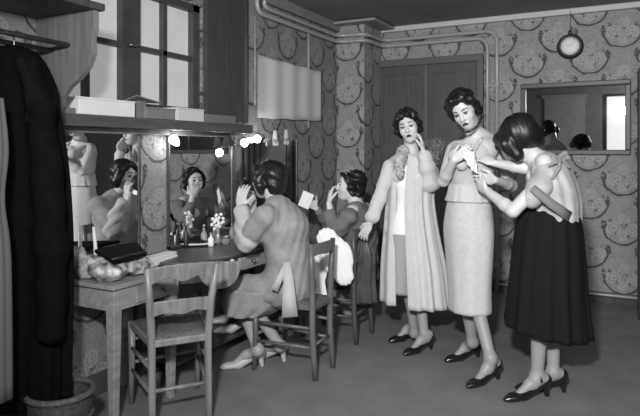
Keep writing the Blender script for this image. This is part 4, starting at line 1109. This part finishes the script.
b.chain([qb(266, 216, -.16), qb(247, 238, -.06), qb(242, 218, -.02)], [.066, .072, .046], k=.02); b.chain([qb(291, 214, .17), qb(256, 234, .28), qb(254, 216, .24)], [.066, .065, .045], k=.02)
b.cap(qb(284, 288, -.06), qb(240, 288, .08), .105, .078, k=.04); b.cap(qb(286, 288, .15), qb(238, 288, .24), .105, .072, k=.04)
dB = blob_obj('dress', b, m_dressB, WB, lambda X, Y, Z: .003*np.sin(Z*38+X*30+Y*20)+.002*np.sin(Y*90-Z*30+X*50))
b = Blob(.006); b.chain([qb(247, 242, -.09), qb(245, 226, -.06), qb(242, 212, -.03)], [.062, .060, .05], k=.02)
sp_ = blob_obj('sleeve', b, mat('pale_sleeve', .38, .8, .1, 20), dB, lambda X, Y, Z: .004*np.sin(Z*70+X*50)); sp_['label'] = 'paler puffed near sleeve'
rr = [(qb(262, 285, .1), lB, fB, .20, .26), (qb(256, 300, .12), lB, fB, .19, .22), (qb(250, 311, .13), lB, fB, .18, .15)]
mesh_obj('skirt', [loft(rr, 90, 11, (.004, .012), seedn=31)], m_dressB, WB)
ss = mesh_obj('sash', [ribbon([qb(287, 262, -.20), qb(288.5, 280, -.235), qb(289, 298, -.25), qb(290, 317, -.25)], [.022, .030, .038, .046], D(.1, -1)), ribbon([qb(286, 264, -.20), qb(281, 276, -.23), qb(274, 290, -.24)], [.012, .018, .022], D(.1, -1))], mat('pale_sash', .42, .7), WB); ss['label'] = 'pale sash ends hanging over the seat'
b = Blob(.005); b.ell(qb(280, 268, -.20), (.05, .05, .02), k=.02); 
shoe(WB, hB1, tB1, m_shoe_light); shoe(WB, hB2, tB2, m_shoe_light)
# hand mirror she holds
c = Vector(qb(244, 187, .08)); n = Vector(D(-.8, .2, .2)).normalized(); bm = bmesh.new(); lathe(bm, c, [(.05, -.006), (.058, 0), (.058, .006), (.05, .010)], 28, n)
tube(bm, [c-Vector((0, 0, .05)), c-Vector((0, 0, .15))], [.008, .010], 10)
hm = finish(bm, 'hand_mirror', m_dark_metal, smooth=True); tag(hm, 'dark-backed hand mirror held up before the vanity mirror', 'hand mirror')
latheo('mirror_face', c-n*.0065, [(.046, 0), (.046, .001)], m_mirror, hm, 28, n, False)

# ================= C : farther seated woman
YC = 4.40
def qc(px, py, dy=0): return A3(P(px, py, YC+dy))
fC = D(-.86, .5); lC = D(-.5, -.86)
b = Blob(.006)
torso(b, qc(358, 270, .0), qc(359, 245), qc(359, 222), qc(355, 203), A3(lC), A3(fC), .97, .9)
hR = basis(D(-.97, -.05, .12), D(.25, 0.0, 1))
TC = head(b, qc(350, 186, .0), hR, .96)
b.cap(qc(357, 207), qc(353, 194), .046, .047, k=.03)
s_, e_, w_ = qc(349, 218, -.16), qc(334, 232, -.12), qc(329, 203, -.08)
arm(b, s_, e_, w_, .95); hand(b, w_, qc(331, 188, -.04)-w_, A3(D(.8, .3, 0)), A3(D(.1, -.9, .2)), .45, .9, .12)
s_, e_, w_ = qc(366, 214, .16), qc(330, 226, .24), qc(316, 208, .16)
arm(b, s_, e_, w_, .93); hand(b, w_, qc(308, 200, .12)-w_, A3(D(-.1, -.7, .4)), A3(D(.1, -.2, .9)), .6, .9, .06)
hC1, tC1 = G(368, 322), G(350, 318); hC2, tC2 = G(384, 316), G(366, 314)
leg(b, qc(356, 278, -.06), qc(326, 273, .08), qc(348, 312, .28), G(346, 316), G(331, 312), .95)
leg(b, qc(360, 278, .12), qc(330, 272, .28), qc(350, 308, .42), G(352, 310), G(338, 306), .95)
WC = blob_obj('person', b, m_skin)
tag(WC, 'farther seated woman with dark wavy hair turning left, hand by her chin', 'person')
face_parts(WC, TC, hR, .96)
stockings(WC)
b = Blob(.005)
b.ell(TC(0, -.036, .048), (.084, .088, .080), hR, k=.02); b.ell(TC(0, -.072, -.03), (.072, .045, .055), hR, k=.03)
for q in (-1, 1): b.chain([TC(q*.02, .068, .09), TC(q*.065, .03, .05), TC(q*.08, .0, -.0), TC(q*.075, -.02, -.05)], [.016, .022, .026, .022], k=.02)
blob_obj('hair', b, m_hair, WC, hairwave(110, .005))
b = Blob(.0065); ax = A3(lC)
b.chain([qc(360, 272, .02), qc(360, 246, .0), qc(360, 224), qc(357, 210)], [.14, .12, .13, .08], k=.04, flat=(ax, 1.15))
b.cap(qc(350, 216, -.14), qc(366, 212, .14), .062, .06, k=.04)
b.chain([qc(349, 217, -.16), qc(335, 233, -.12), qc(330, 214, -.10)], [.062, .058, .045], k=.02); b.chain([qc(366, 214, .16), qc(331, 227, .24), qc(320, 213, .18)], [.06, .055, .042], k=.02)
b.cap(qc(356, 276, -.06), qc(328, 272, .08), .10, .075, k=.04); b.cap(qc(360, 276, .12), qc(332, 272, .26), .10, .07, k=.04)
blob_obj('dress', b, m_dressC, WC, lambda X, Y, Z: .005*np.sin(Z*45+X*30+Y*20)+.003*np.sin(Y*70-Z*40))
shoe(WC, G(346, 316), G(331, 312), m_shoe_light, s=.95); shoe(WC, G(352, 310), G(338, 306), m_shoe_light, s=.95)
# card in her far hand
c = Vector(qc(306, 200, .08)); bm = bmesh.new(); obox(bm, c, Vector(D(.8, .2, -.35)).normalized(), Vector(D(-.2, 1, 0)), Vector(D(.35, 0, .9)).normalized(), .09, .004, .12)
o = finish(bm, 'white_card', m_box_white, bevel=.001); tag(o, 'small white card held out by the farther seated woman', 'card')
# pleated white cloth over her chair
b = Blob(.005); b.chain([q for q in (qc(327, 238, -.36), qc(336, 256, -.40), qc(344, 276, -.42))], [.07, .095, .065], k=.03, flat=(A3(D(.12, 1)), .35))
o = blob_obj('pleated_cloth', b, m_white_cloth, None, lambda X, Y, Z: .0008*np.sin((X*AC+Y*AS)*190+Z*60)); tag(o, 'oval white pleated cloth hanging over the back of the far chair', 'cloth')
b = Blob(.005); b.chain([q for q in (qc(320, 250, -.30), qc(318, 270, -.30), qc(320, 296, -.30))], [.05, .045, .05], k=.02, flat=(A3(D(.12, 1)), .3))
o = blob_obj('pale_scarf', b, m_white_cloth, None, lambda X, Y, Z: .0008*np.sin(X*90+Z*40)); tag(o, 'pale scarf hanging between the two chairs', 'scarf')
# dark jacket hanging from the chair
rr = [(qc(364, 240, -.22), D(1, 0), D(0, -1), .035, .03), (qc(365, 255, -.22), D(1, 0), D(0, -1), .07, .05), (qc(363, 280, -.2), D(1, 0), D(0, -1), .085, .06), (qc(364, 302, -.2), D(1, 0), D(0, -1), .09, .06)]
o = mesh_obj('dark_jacket', [loft(rr, 90, 7, (.006, .016), seedn=41)], mat('satin_jacket', .06, .45, .3, 15)); tag(o, 'dark satin jacket draped beside the far chair behind the pale coat', 'jacket')
# loose pumps under the table
for i, (h_, t_) in enumerate(((G(243, 321, .142), G(223, 323, .142)), (G(252, 331, .142), G(228, 333, .142)))):
    e = empty('pump_shoe', h_); tag(e, ('farther' if i == 0 else 'nearer')+' of two pale pumps on the low board under the vanity table', 'shoe', 'pale pumps under the table')
    shoe(e, h_, t_, m_shoe_light, name='upper', s=.95)
